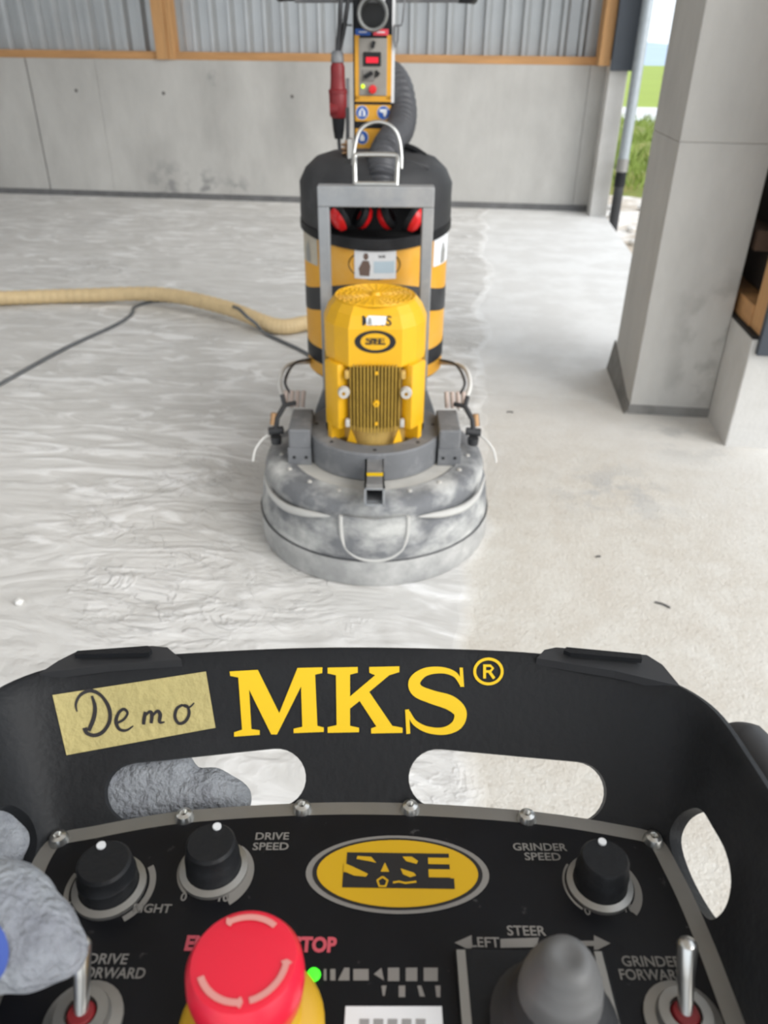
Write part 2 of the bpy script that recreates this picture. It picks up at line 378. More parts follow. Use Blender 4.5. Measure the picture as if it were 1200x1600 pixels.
# further posts, left wall and roof, all outside the frame
for y in (-1.6,):
    tag(MB().span((.98, y - .3, 0), (1.36, y + .3, ZR), bev=.01).build('concrete_column', CONC), 'concrete column further along the open side', 'column', kind='structure')
tag(MB().span((XL - .2, YF, -.15), (XL, YB + .2, 1.4)).build('wall_left', CONC), kind='structure')
tag(MB().span((XL - .2, YF, 1.4), (XL - .1, YB + .2, ZR)).build('wall_left_cladding', SHEET), kind='structure')
ceil = tag(empty('ceiling', loc=(0, 0, ZR)), kind='structure', label='pale unseen roof panels with a gap added to let in more light')
for a, b in ((XL - .3, -5.0), (-4.0, XR + .3)):  # gap added and panels whitened to brighten the back left, no known skylight
    MB().span((a, YF, 0), (b, YB + .4, .12)).build('roof_panel', mat('roof_panel', (.80, .80, .78), .7), ceil)
for i in range(6):
    y = YF + 1 + i * 2.6
    tag(MB().span((XL, y - .07, ZR - .28), (XR, y + .07, ZR)).build('trim_%d' % (i + 2), TIMBER_H), kind='structure')

# ------------------------------------------------------------------ outdoors
GRAV = mat('gravel_dirt', (.46, .40, .33), .95, var=.25, scale=5, col2=(.75, .73, .70), c2scale=1.6, c2lo=.48, c2hi=.6, bump=.5, bscale=15)
GRASS = mat('grass_ground', (.15, .20, .035), .9, var=.3, scale=3, col2=(.26, .24, .06), c2scale=1.2)
FIELD = mat('crop_field', (.25, .33, .04), .9, var=.1, scale=.1)
ROAD = mat('pale_road', (.62, .62, .63), .9, var=.05, scale=1)
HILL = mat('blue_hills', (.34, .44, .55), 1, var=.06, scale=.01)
gb = MB(); gb.add([(XR - .3, -30, -.16), (60, -30, -.16), (60, 17, -.16), (XR - .3, 17, -.16)], [(0, 1, 2, 3)])
gb.add([(-60, -60, -.17), (60, -60, -.17), (60, YF + .2, -.17), (-60, YF + .2, -.17)], [(0, 1, 2, 3)])
tag(gb.build('yard_ground', GRAV), 'stony yard ground outside the open side', 'ground', kind='structure')
NG = 60; gv = []; gf = []
for j in range(NG + 1):
    for i in range(NG + 1):
        xx = -12 + 60 * i / NG; yy = 11.2 + 12.6 * j / NG
        zz = -.16 + .22 * math.sin(xx * 1.7 + yy) * math.sin(yy * .9 + 1) * min(1, j / 6) * min(1, (NG - j) / 12) + .16 * min(1, j / 8) * min(1, (NG - j) / 12) + random.uniform(-.03, .03)
        gv.append((xx, yy, zz)); 
for j in range(NG):
    for i in range(NG): a = j * (NG + 1) + i; gf.append((a, a + 1, a + NG + 2, a + NG + 1))
tag(MB().add(gv, gf).build('grass_verge', GRASS, smooth=60), 'rough grass bank between the yard and the road', 'grass', kind='structure')
bl = MB()
for i in range(5200):
    xx = random.uniform(1.2, 7); yy = random.uniform(11.5, 22); zz = -.1
    h = random.uniform(.12, .42); a = random.uniform(0, 2 * PI); w = .012 + h * .03; dx, dy = math.cos(a), math.sin(a); lx, ly = random.uniform(-.5, .5) * h, random.uniform(-.5, .5) * h
    bl.add([(xx - dx * w, yy - dy * w, zz), (xx + dx * w, yy + dy * w, zz), (xx + lx + dx * w * .7, yy + ly, zz + h * .7), (xx + lx * 1.6, yy + ly * 1.6, zz + h)], [(0, 1, 2), (0, 2, 3)])
tag(bl.build('grass_blades', mat('grass_blades', (.20, .27, .05), .8, var=.35, scale=1.5)), 'tall weeds and grass growing on the bank', 'grass', kind='stuff')
tag(MB().add([(-80, 23.6, .02), (200, 23.6, .02), (200, 27.6, .05), (-80, 27.6, .05)], [(0, 1, 2, 3)]).build('road', ROAD), 'pale road running past beyond the grass bank', 'road', kind='structure')
fv = [(-200, 27.5, .04), (400, 27.5, .04), (400, 60, -.05), (-200, 60, -.05), (600, 160, -.4), (-300, 160, -.4)]
tag(MB().add(fv, [(0, 1, 2, 3), (3, 2, 4, 5)]).build('field', FIELD), 'bright green crop field beyond the road', 'field', kind='structure')
hv = []; hf = []
NH = 60
for i in range(NH + 1):
    xx = -700 + 1700 * i / NH
    for (yy, k) in ((155, 0), (420, .35), (700, 1)):
        hv.append((xx, yy, -2 + k * (9 + 5 * math.sin(i * .55) + 3 * math.sin(i * 1.3 + 1))))
for i in range(NH):
    for j in range(2): a = i * 3 + j; hf.append((a, a + 3, a + 4, a + 1))
tag(MB().add(hv, hf).build('hills', HILL, smooth=80), 'hazy blue hills on the horizon', 'hill', kind='structure')
for i in range(14):
    xx = 1.62 + (i % 3) * .36 + random.uniform(-.06, .06); yy = 7.4 + (i // 3) * .75 + random.uniform(-.15, .15); r = random.uniform(.03, .09)
    bm = bmesh.new(); bmesh.ops.create_icosphere(bm, subdivisions=2, radius=r)
    for v in bm.verts: v.co *= random.uniform(.8, 1.2); v.co.z *= .6
    me = bpy.data.meshes.new('stone'); bm.to_mesh(me); bm.free()
    o = link('stone', me, mat('stone', (.62, .60, .57), .9, var=.15, scale=20)); o.location = (xx, yy, -.15 + r * .35)
    tag(o, 'pale rubble stone lying in the yard beside the downpipe', 'stone', 'rubble stones in the yard')
dp = tag(empty('downpipe', loc=(1.43, 8.72, -.16)), 'galvanised rain downpipe with black lower section by the corner', 'downpipe')
MB().tube([(0, 0, .68), (0, 0, 4.6)], .052, 20).build('pipe', mat('galvanised_pipe', (.40, .44, .47), .4, .5, var=.1), dp, 40)
MB().lathe([(.052, .62), (.06, .62), (.06, .74), (.052, .74)], 24).build('coupling', STEEL, dp, 40)
MB().tube([(0, 0, 0), (0, 0, .62)], .05, 20).build('standpipe', BLKD, dp, 40)
MB().lathe([(.05, .48), (.056, .48), (.056, .61), (.05, .61)], 24).build('socket', BLKP, dp, 40)

# ------------------------------------------------------------------ floor grinder
G = math.radians(7.13); D = 2.422
GM = Matrix.Translation((-math.sin(G) * D, math.cos(G) * D, 0)) @ Matrix.Rotation(G, 4, 'Z')
gr = tag(empty('floor_grinder', GM), 'yellow and black floor grinding machine with round dusty grinding head', 'grinder')
# grinding head
def shmod(a, r, z):
    t = math.cos(3 * (a + PI / 2)); k = max(0, min(1, (z - .10) / .05)) * max(0, min(1, (.25 - z) / .04))
    return r + .010 * k * t, z
head = MB().lathe([(.385, .09), (.403, .098), (.405, .115), (.402, .15), (.398, .18), (.392, .205), (.380, .217), (.378, .226), (.383, .238), (.382, .262), (.375, .282), (.36, .296), (.335, .302), (.30, .304), (.292, .298), (.285, .296)], 96, mod=shmod).build('shroud', SHROUD, gr, 40)
MB().lathe([(.37, 0.002), (.402, .002), (.407, .012), (.407, .098), (.400, .104), (.385, .104)], 96).build('skirt_band', SKIRT, gr, 40)
MB().lathe([(.406, .099), (.4095, .102), (.406, .105)], 96).build('band_edge', BLKD, gr, 60)
MB().lathe([(.12, .2965), (.29, .2965), (.29, .285)], 72).build('top_plate', PLATE, gr)
# raised arch on the front of the shroud and wavy ledges, dust on their tops
def onshroud(a, z, r=.404): return (r * math.sin(a), -r * math.cos(a), z)
arch = [onshroud(s * .27, z, .392) for s, z in ((-1, .262), (-1, .22), (-.96, .175), (-.8, .138), (-.45, .112), (0, .104), (.45, .112), (.8, .138), (.96, .175), (1, .22), (1, .262))]
arch = spline([(p[0] * 1.0, p[1] - .012, p[2]) for p in arch], 5)
MB().tube(arch, .0065, 8).build('front_arch', DUSTR, head, 60)
MB().add([*arch, (0, -.412, .262)], [(i, i + 1, len(arch)) for i in range(len(arch) - 1)]).build('front_boss', SHROUD, head, 60)
for s in (-1, 1):
    led = spline([onshroud(s * a, z, .392) for a, z in ((.36, .246), (.47, .240), (.62, .230), (.85, .218), (1.1, .222), (1.35, .245))], 5)
    MB().tube(led, [.001 + .012 * math.sin(PI * i / (len(led) - 1)) for i in range(len(led))], 8).build('shroud_ledge', DUSTR, head, 60)
for i in range(9):
    a = -1.4 + i * .35
    MB().lathe([(0, .006), (.006, .005), (.008, 0)], 10, (.325 * math.sin(a), -.325 * math.cos(a), .303)).build('shroud_bolt', PLATE, head)
# socket on the front
MB().span((-.031, -.425, .318), (.031, -.40, .324)).span((-.031, -.425, .374), (.031, -.40, .38)).span((-.031, -.425, .318), (-.025, -.40, .38)).span((.025, -.425, .318), (.031, -.40, .38)).build('socket_rim', GREYF, gr)
soc = MB().span((-.03, -.405, .32), (-.024, -.225, .378)).span((.024, -.405, .32), (.03, -.225, .378)).span((-.03, -.405, .372), (.03, -.225, .378)).span((-.03, -.405, .32), (.03, -.225, .326)).build('socket_tube', GREYM, gr)
MB().span((-.0235, -.30, .327), (.0235, -.29, .371)).build('socket_cavity', DARK, soc)
MB().span((-.024, -.345, .378), (.026, -.325, .379)).build('socket_label', GLY, soc)
# ring carrying the motor
MB().lathe([(.165, .30), (.165, .39), (.168, .395), (.226, .395), (.231, .39), (.231, .30)], 72).build('motor_ring', GREYM, gr, 40)
MB().lathe([(.0, .31), (.164, .31)], 48).build('ring_floor', DARK, gr)
for i in range(8):
    a = i * PI / 4
    MB().lathe([(0, .3965), (.006, .3963), (.007, .394)], 10, (.2 * math.sin(a), -.2 * math.cos(a), 0)).build('ring_bolt', DARK, gr)
for s in (-1, 1):
    br = MB().span((s * .213, -.115, .297), (s * .286, .06, .425), bev=.006).build('side_bracket', GREYM, gr)
    MB().span((s * .213, -.118, .297), (s * .29, -.112, .36)).build('bracket_foot', GREYM, br)
    for k in (.23, .27):
        MB().lathe([(0, .002), (.005, .002), (.006, 0)], 10, (s * k, -.118, .325), axis='y').build('bracket_bolt', DARK, br)
    # valve and small hoses
    va = MB().tube([(s * .275, .05, .45), (s * .31, .03, .45), (s * .335, .0, .415), (s * .34, -.01, .38)], .009, 8).tube([(s * .315, -.01, .375), (s * .365, -.01, .37)], .014, 10).tube([(s * .34, -.02, .355), (s * .34, -.02, .33)], [.02, .018], 10).tube([(s * .31, .03, .45), (s * .318, .04, .485)], .008, 8).build('valve', BLKD, gr, 50)
    MB().tube([(s * .345, .01, .43), (s * .35, .0, .39)], .012, 10).build('valve_nut', mat('brass', (.45, .27, .14), .4, .7), va, 50)
    MB().tube(spline([(s * .36, -.01, .36), (s * .385, -.03, .35), (s * .41, -.05, .32), (s * .42, -.06, .28)], 5), .004, 8).build('drip_hose', mat('clear_hose', (.66, .65, .62), .4), va, 50)
    MB().tube(spline([(s * .29, .1, .455), (s * .315, .12, .50), (s * .30, .3, .50), (s * .258, .52, .44)], 6), .005, 8).build('feed_hose', CABLE, gr, 50)
    MB().tube(spline([(s * .30, .11, .40), (s * .34, .16, .47), (s * .325, .28, .50), (s * .262, .54, .42)], 6), .008, 8).build('pale_hose', mat('clear_hose', (.66, .65, .62), .4), gr, 50)
    for k in range(4):
        MB().tube([(s * (.255 + k * .02), .085, .42), (s * (.25 + k * .02), .10, .475)], .008, 8).build('brush_tuft', mat('pinkish_plastic', (.55, .45, .40), .8), gr, 50)
# motor
MFA = [0, 31, 58, 80, 105, 130, 155]
def mot_ring(R, z):
    pts = []
    for a in [-149, -122, -95, -70, -50, -29, 29, 50, 70, 95, 122, 149]:
        rr = R if abs(a) > 30 else R * 1.02
        pts.append((rr * math.sin(math.radians(a)), -rr * math.cos(math.radians(a)), z))
    return pts
def loft(rings, cap0=True, cap1=True):
    n = len(rings[0]); vs = [p for r in rings for p in r]; fs = []
    for j in range(len(rings) - 1):
        for i in range(n): fs.append((j * n + i, j * n + (i + 1) % n, (j + 1) * n + (i + 1) % n, (j + 1) * n + i))
    if cap0: fs.append(tuple(range(n))[::-1])
    if cap1: fs.append(tuple((len(rings) - 1) * n + i for i in range(n)))
    return MB().add(vs, fs)
mo = loft([mot_ring(.164, .655), mot_ring(.166, .66), mot_ring(.166, .775), mot_ring(.150, .812), mot_ring(.131, .836), mot_ring(.125, .838), mot_ring(.118, .830)]).build('motor_cowl', YEL, gr)
gl = MB()
for r in (.022, .04, .058, .076, .094, .112, .126):
    gl.lathe([(r - .003, .838), (r, .8415), (r + .003, .838)], 48)
for i in range(28):
    a = 2 * PI * i / 28; gl.tube([(.02 * math.cos(a), .02 * math.sin(a), .8385), (.126 * math.cos(a + .18), .126 * math.sin(a + .18), .8385)], .0028, 6)
gl.lathe([(0, .851), (.014, .849), (.02, .838)], 20)
gl.build('fan_grille', YEL, mo, 50)
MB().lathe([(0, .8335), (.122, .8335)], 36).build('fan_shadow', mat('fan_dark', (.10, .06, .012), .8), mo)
MB().lathe([(.0, .445), (.143, .445), (.148, .46), (.148, .66), (0, .66)], 48).build('motor_body', YELB, gr, 40)
fin = MB()
for i in range(15):
    xx = -.077 + i * .011; yy = -math.sqrt(.146 ** 2 - xx ** 2)
    fin.span((xx - .0025, yy - .018 - .010 * (1 - (xx / .09) ** 2), .442), (xx + .0025, yy + .01, .664))
for s in (-1, 1):
    for i in range(9):
        a = math.radians(40 + i * 13); fx, fy = math.sin(a) * s, -math.cos(a)
        fin.box((fx * .152, fy * .152, .55), (.004, .026, .22), Matrix.Rotation(math.atan2(fx, -fy), 3, 'Z'))
tag(fin.build('cooling_fins', YELF, gr), kind='stuff')
for s in (-1, 1):
    MB().box((s * .121, -.098, .548), (.075, .05, .222), Matrix.Rotation(s * .9, 3, 'Z'), bev=.008).build('terminal_cover', YEL, gr, 40)
    for z in (.465, .63):
        MB().box((s * .088, -.142, z), (.014, .02, .026), bev=.003).build('motor_lug', PLATE if z < .6 else YELD, gr, 40)
    MB().lathe([(.006, .02), (.016, .02), (.019, .008), (.019, 0)], 14, (s * .098, -.15, .575), axis='y').build('lifting_eye_boss', PLATE, gr, 40)
    MB().prism([(s * .06, -.15, .395), (s * .09, -.135, .395), (s * .078, -.14, .445)], (0, .012, 0)).build('flange_rib', YEL, gr)
    MB().box((s * .125, -.085, .42), (.02, .06, .07), Matrix.Rotation(s * .9, 3, 'Z')).build('motor_foot', YEL, gr)
for z in (.475, .545, .645):
    MB().lathe([(.003, .01), (.009, .01), (.011, 0)] if z == .545 else [(0, .006), (.005, .005), (.006, 0)], 14, (.004, -.172, z), axis='y').build('motor_screw', YEL, gr, 40)
MB().lathe([(.12, .32), (.128, .33), (.128, .436), (.12, .446), (0, .446)], 40).build('motor_flange', YELD, gr, 40)
for a in (-.5, .5, -1.2, 1.2, 2.2, -2.2):
    MB().lathe([(0, .352), (.012, .35), (.012, .312)], 8, (.145 * math.sin(a), -.145 * math.cos(a), .0)).build('flange_bolt', YELD, gr)
# logo (unit: width of yellow ellipse runs 115..1090, centre 602,283, in its own drawing units)
LOGO_HOLES = [[(355, 185), (440, 190), (472, 228), (425, 218), (350, 205)], [(275, 232), (330, 255), (425, 300), (412, 318), (340, 312), (275, 285)], [(525, 225), (552, 285), (500, 285)],
              [(632, 185), (690, 185), (728, 212), (718, 232), (655, 215)], [(620, 262), (700, 288), (715, 306), (678, 318), (636, 300)],
              [(790, 190), (921, 190), (921, 232), (790, 232)], [(790, 265), (921, 265), (921, 316), (790, 316)]]
def logo(parent, fn, ring=True, off=.0003, plain=False):
    """fn(u, v, d): drawing units to 3-D, d = height above the surface"""
    e = MB()
    if ring:
        flat([ell(602, 283, 555, 248, 56)], lambda u, v: fn(u, v, off)).build('logo_rim', PRINT, parent)
        flat([ell(602, 283, 515, 228, 56)], lambda u, v: fn(u, v, 2 * off)).build('logo_border', LOGOK, parent)
    else:
        flat([ell(602, 290, 690, 390, 56)], lambda u, v: fn(u, v, 2 * off)).build('logo_border', LOGOK, parent)
    flat([ell(602, 283, 488, 213 if ring else 290, 56)], lambda u, v: fn(u, v, 3 * off)).build('logo_field', LOGOY if ring else YEL, parent)
    if plain: return
    flat([[(290, 160), (920, 160), (920, 319), (942, 319), (942, 384), (274, 384), (274, 290), (290, 290)]], lambda u, v: fn(u, v, 4 * off)).build('logo_letters', LOGOK, parent)
    h = flat(LOGO_HOLES, lambda u, v: fn(u, v, 5 * off))
    st = stroke2d([(512 + 32 * math.cos(PI / 2 + 2 * PI * i / 5), 349 - 32 * math.sin(PI / 2 + 2 * PI * i / 5)) for i in range(6)], 13)
    st += stroke2d([(575, 352), (610, 345), (650, 354), (715, 344)], 12)
    for q in st: h.add([fn(p[0], p[1], 5 * off) for p in q], [(0, 1, 2, 3)])
    h.build('logo_gaps', LOGOY if ring else YEL, parent)
CW_Y = -.166 * 1.02 * math.cos(math.radians(29))
logo(mo, lambda u, v, d: ((u - 602) / 1400 * .128 - .0, CW_Y - d, .737 - (v - 283) / 1400 * .128 * 1.0), ring=False, off=.0006)
# sticker over the word on the cowl
CB0, CB1 = Vector((0, -.150 * 1.02 * math.cos(math.radians(29)), .812)), Vector((0, CW_Y, .775))
def onslope(x, v, d):   # v: 0 at the lower edge of the bevel, 1 at the upper
    p = CB1.lerp(CB0, v); nn = Vector((0, -(CB0.z - CB1.z), -(CB1.y - CB0.y) * -1)).normalized(); nn = Vector((0, -abs(nn.y), abs(nn.z)))
    return (x, p.y + nn.y * d, p.z + nn.z * d)
flat([[(-.026, .30), (.030, .34), (.034, .98), (-.020, 1.02), (-.028, .8)]], lambda u, v: onslope(u, v, .0022)).build('cowl_sticker', WHITE, mo)
flat([[(-.024, .34), (-.010, .36), (-.012, .8), (-.020, .9)]], lambda u, v: onslope(u, v, .0030)).build('sticker_figure', mat('figure_grey', (.30, .30, .29), .7), mo)
vs, fs = text_mesh('MKS', .044, .0006, spacing=1.2)
MB().add([onslope(v.x + .004, .6 + v.y / .042, .0014) for v in vs], fs).build('cowl_lettering', LOGOK, mo)
# tank
TC = (0, .60)
def tank_mod(front_lift, zref):
    def f(a, r, z):
        c = max(0, -math.sin(a)); return r, z + front_lift * c * c * (1 if abs(z - zref) < .3 else 0)
    return f
def ring_band(name, z0, z1, r, m, lift0, lift1, rin=.262, n=64):
    vs = []; fs = []
    for i in range(n):
        a = 2 * PI * i / n; c = max(0, -math.sin(a)) ** 2
        x, y = math.cos(a), math.sin(a)
        for (rr, zz) in ((rin, z0 + lift0 * c), (r, z0 + lift0 * c), (r, z1 + lift1 * c), (rin, z1 + lift1 * c)): vs.append((rr * x + TC[0], rr * y + TC[1], zz))
    for i in range(n):
        j = (i + 1) % n
        for k in range(3): fs.append((i * 4 + k, j * 4 + k, j * 4 + k + 1, i * 4 + k + 1))
    return MB().add(vs, fs).build(name, m, gr, 40)
ring_band('tank_lower_shell', .405, .455, .270, YELT, 0, 0)
MB().lathe([(0, .385), (.22, .388), (.255, .395), (.270, .405)], 56, (0, .6, 0)).build('tank_bottom', YELT, gr, 40)
ring_band('tank_edge', .396, .408, .262, BLKP, 0, 0)
ring_band('black_stripe', .455, .515, .2725, BLKP, 0, 0)
ring_band('tank_mid_shell', .515, .64, .271, YELT, 0, .06)
ring_band('black_stripe', .64, .722, .2725, BLKD, .06, .066)
ring_band('tank_upper_shell', .722, .955, .271, YELT, .066, -.035)
# dome lid with open front pocket
n = 72; prof = [(.274, .955), (.278, .965), (.279, 1.0), (.277, 1.04), (.268, 1.085), (.245, 1.13), (.205, 1.165), (.15, 1.182), (.08, 1.19), (0, 1.192)]
vs = []; fs = []
for j, (r, z) in enumerate(prof):
    for i in range(n):
        a = 2 * PI * i / n; c = max(0, -math.sin(a)) ** 2
        b = .014 * max(0, abs(math.cos(a)) - .3) * (1 if .1 < r < .27 else 0)
        vs.append(((r + b) * math.cos(a), (r + b * .4) * math.sin(a) + .6, z - .037 * c * max(0, 1 - j / 3) + b * .5))
for j in range(len(prof) - 1):
    for i in range(n):
        a = 2 * PI * (i + .5) / n; fr = -math.sin(a)
        if fr > .72 and 1 <= j <= 3: continue
        fs.append((j * n + i, j * n + (i + 1) % n, (j + 1) * n + (i + 1) % n, (j + 1) * n + i))
dome = MB().add(vs, fs).build('tank_lid', BLKD, gr, 35)
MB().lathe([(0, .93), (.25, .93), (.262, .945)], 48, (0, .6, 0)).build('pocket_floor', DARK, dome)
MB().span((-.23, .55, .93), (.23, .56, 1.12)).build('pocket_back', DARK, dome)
ring_band('tank_rim', .937, .965, .281, BLKP, -.036, -.028, rin=.262)
MB().tube(spline([(.085, .60, 1.193), (.095, .60, 1.205), (.135, .585, 1.197), (.175, .57, 1.175)], 5), .012, 8).build('lid_latch', BLKP, dome, 50)
MB().box((.135, .52, 1.163), (.10, .15, .02), Matrix.Rotation(.25, 3, 'Y'), bev=.008).build('lid_hatch', BLKD, dome, 40)
# stickers on the tank
def ontank(x, z, d=.0): return (x, .6 - math.sqrt((.2715 + d) ** 2 - x * x), z)
def tank_patch(name, x0, x1, z0, z1, m, d=.001, parent=gr):
    k = 8; vs = []; 
    for i in range(k + 1):
        xx = x0 + (x1 - x0) * i / k; vs += [ontank(xx, z0, d), ontank(xx, z1, d)]
    return MB().add(vs, [(2 * i, 2 * i + 2, 2 * i + 3, 2 * i + 1) for i in range(k)]).build(name, m, parent)
lb = flat([ell(0, 0, .092, .052, 40)], lambda u, v: ontank(u - .004, v + .853, .0008)).build('tank_badge', LOGOK, gr)
flat([ell(0, 0, .088, .048, 40)], lambda u, v: ontank(u - .004, v + .853, .0014)).build('badge_field', YELT, lb)
stk = tank_patch('tank_sticker', -.074, .072, .805, .905, WHITE, .002)
tank_patch('sticker_panel', -.006, .066, .826, .866, mat('pale_blue', (.50, .62, .70), .5), .003, stk)
fig = flat([[(-.055, .815), (-.022, .815), (-.018, .85), (-.024, .868), (-.045, .868), (-.06, .84)], ell(-.034, .882, .009, .012, 12)], lambda u, v: ontank(u, v, .003)).build('sticker_figure', mat('figure_dark', (.16, .11, .09), .6), stk)
vs, fs = text_mesh('SASE', .012, .0003)
MB().add([ontank(v.x + .022, v.y + .882, .003) for v in vs], fs).build('sticker_word', LOGOK, stk)
for s in (-1, 1):
    vs = []; k = 8
    for i in range(k + 1):
        a = math.radians(-90 + s * (50 + 29 * i / k)); vs += [(.273 * math.cos(a), .6 + .273 * math.sin(a), .825), (.273 * math.cos(a), .6 + .273 * math.sin(a), .938)]
    sk = MB().add(vs, [(2 * i, 2 * i + 2, 2 * i + 3, 2 * i + 1) for i in range(k)]).build('side_sticker', WHITE if s > 0 else mat('dusty_sticker', (.48, .44, .36), .8, var=.15), gr)
    a = math.radians(-90 + s * 64); fn = lambda u, v: (.2745 * math.cos(a + s * u), .6 + .2745 * math.sin(a + s * u), v)
    flat([[(-.06, .83), (.06, .83), (.08, .87), (0, .905), (-.05, .87)]], fn).build('sticker_figure', mat('figure_grey', (.30, .30, .29), .7), sk)
# chassis under the tank and wheels
MB().span((-.20, .20, .30), (.20, .95, .39), bev=.01).build('chassis', GREYF, gr)
MB().prism([(-.24, .19, .30), (.24, .19, .30), (.19, .19, .44), (-.19, .19, .44)], (0, .015, 0)).build('chassis_front', GREYF, gr)
for s in (-1, 1):
    wh = MB().lathe([(.07, -.04), (.135, -.045), (.15, -.03), (.15, .03), (.135, .045), (.07, .04)], 36, (s * .17, .98, .152), axis='x').build('wheel', BLKD, gr, 40)
    MB().lathe([(0, -.035), (.07, -.04), (.07, .04), (0, .035)], 24, (s * .17, .98, .152), axis='x').build('wheel_hub', GREYF, wh, 40)
# lifting frame in front of tank
MB().span((-.187, .19, 1.066), (.187, .25, 1.128), bev=.004).build('frame_crossbar', GREYF, gr)
for s in (-1, 1):
    MB().span((s * .150, .19, .38), (s * .187, .25, 1.066), bev=.004).build('frame_leg', GREYF, gr)
def hoop(pts, r, name): return MB().tube(pts, r, 10).build(name, CHROME, gr, 50)
hoop(spline([(-.066, .22, 1.128), (-.068, .24, 1.18), (-.068, .26, 1.205), (-.05, .265, 1.212), (.05, .265, 1.212), (.068, .26, 1.205), (.068, .24, 1.18), (.066, .22, 1.128)], 4), .008, 'lifting_hoop')
MB().tube([(-.066, .22, 1.132), (.066, .22, 1.132)], .008, 10).build('hoop_bar', CHROME, gr, 50)
hoop(spline([(.085, .40, 1.14), (.085, .43, 1.20), (.072, .45, 1.255), (.04, .46, 1.285), (-.01, .46, 1.29), (-.055, .45, 1.265), (-.075, .43, 1.20), (-.08, .40, 1.13)], 6), .0065, 'rear_hoop')
# column and control panel
CY = .82
col = MB().span((-.085, CY, 1.0), (.060, CY + .16, 1.80), bev=.006).build('column', BLKP, gr)
MB().span((.055, CY - .003, 1.33), (.066, CY + .15, 1.75)).build('column_edge', mat('white_edge', (.72, .73, .74), .5), col)
yb = MB().span((-.079, CY - .004, 1.34), (-.062, CY + .002, 1.545)).span((.037, CY - .004, 1.34), (.055, CY + .002, 1.545)).span((-.079, CY - .004, 1.333), (.055, CY + .002, 1.352)).build('panel_surround', YELT, gr)
pn = MB().span((-.064, CY - .006, 1.353), (.038, CY + .001, 1.535), bev=.002).build('control_panel', mat('warm_grey_panel', (.30, .28, .25), .7, var=.1), gr)
dsp = MB().span((-.048, CY - .012, 1.448), (.016, CY - .005, 1.492), bev=.002).build('display', DARK, pn)
MB().span((-.038, CY - .0135, 1.458), (.006, CY - .0118, 1.476)).build('display_digits', LEDR, dsp)
sw = MB().span((-.052, CY - .010, 1.40), (-.008, CY - .005, 1.437), bev=.002).build('switch_plate', PRINT, pn)
MB().box((-.030, CY - .018, 1.420), (.034, .016, .014), Matrix.Rotation(-.5, 3, 'Y'), bev=.003).build('switch_handle', DARK, sw)
MB().box((.003, CY - .010, 1.428), (.016, .01, .009), Matrix.Rotation(.7, 3, 'Y')).box((.003, CY - .010, 1.42), (.016, .01, .009), Matrix.Rotation(-.7, 3, 'Y')).build('switch_arrow', DARK, pn)
MB().lathe([(0, .006), (.006, .005), (.007, 0)], 14, (-.050, CY - .006, 1.383), axis='y').build('panel_led', LEDY, pn, 40)
MB().lathe([(0, .02), (.013, .018), (.015, .010), (.010, .008), (.010, 0)], 20, (-.014, CY - .006, 1.374), axis='y').build('stop_button', REDM, pn, 40)
MB().box((-.012, CY - .012, 1.515), (.012, .012, .022), Matrix.Rotation(.3, 3, 'Y')).build('panel_key', DARK, pn)
l1 = MB().span((-.076, CY - .006, 1.543), (-.022, CY + .001, 1.563), bev=.001).build('blue_label', BLUE, gr)
l2 = MB().span((-.012, CY - .006, 1.543), (.042, CY + .001, 1.563), bev=.001).build('red_label', REDS, gr)
for o, cx in ((l1, -.049), (l2, .015)):
    MB().span((cx - .014, CY - .0068, 1.5512), (cx + .014, CY - .0058, 1.5548)).build('label_line', WHITE, o)
inl = MB().lathe([(.038, 0), (.049, 0), (.052, .03), (.054, .11), (.049, .125), (.044, .12), (.040, .06), (.039, .005)], 36, (-.014, CY, 1.605), axis='y').build('hose_inlet', mat('grey_pipe', (.24, .245, .24), .5, var=.1), gr, 40)
MB().lathe([(0, .02), (.04, .02)], 30, (-.014, CY, 1.605), axis='y').build('inlet_cavity', mat('inlet_dark', (.13, .13, .13), .8), inl)
MB().span((-.05, CY - .05, 1.64), (.03, CY + .001, 1.75), bev=.01).build('inlet_housing', WHITE, gr, 40)
y2 = MB().span((-.079, CY - .005, 1.268), (.055, CY + .001, 1.323)).build('sign_plate', YELT, gr)
y3 = MB().span((-.079, CY - .005, 1.13), (.05, CY + .001, 1.243)).build('sign_plate', YELT, gr)
def sign(cx, cz, par, kind):
    fn = lambda u, v, d=.006: (cx + u, CY - d, cz + v)
    o = flat([ell(0, 0, .024, .024, 28)], lambda u, v: fn(u, v, .006)).build('sign_ring', WHITE, par)
    flat([ell(0, 0, .022, .022, 28)], lambda u, v: fn(u, v, .007)).build('sign_disc', BLUE, par)
    pic = {0: [[(-.013, -.012), (.013, -.012), (.012, .004), (.0, .017), (-.012, .004)]], 1: [[(-.014, .012), (.013, .013), (.012, -.004), (.004, -.016), (-.002, .0), (-.015, .003)]], 2: [[(-.008, -.012), (.008, -.012), (.009, 0), (0, .014), (-.009, 0)]]}[kind]
    flat(pic, lambda u, v: fn(u, v, .008)).build('pictogram', WHITE, par)
    if kind == 0: flat([[(-.004, -.01), (.004, -.01), (.003, .006), (0, .011), (-.003, .006)]], lambda u, v: fn(u, v, .009)).build('pictogram_core', BLUE, par)
sign(-.053, 1.297, y2, 0); sign(.027, 1.297, y2, 1); sign(-.053, 1.213, y3, 2)
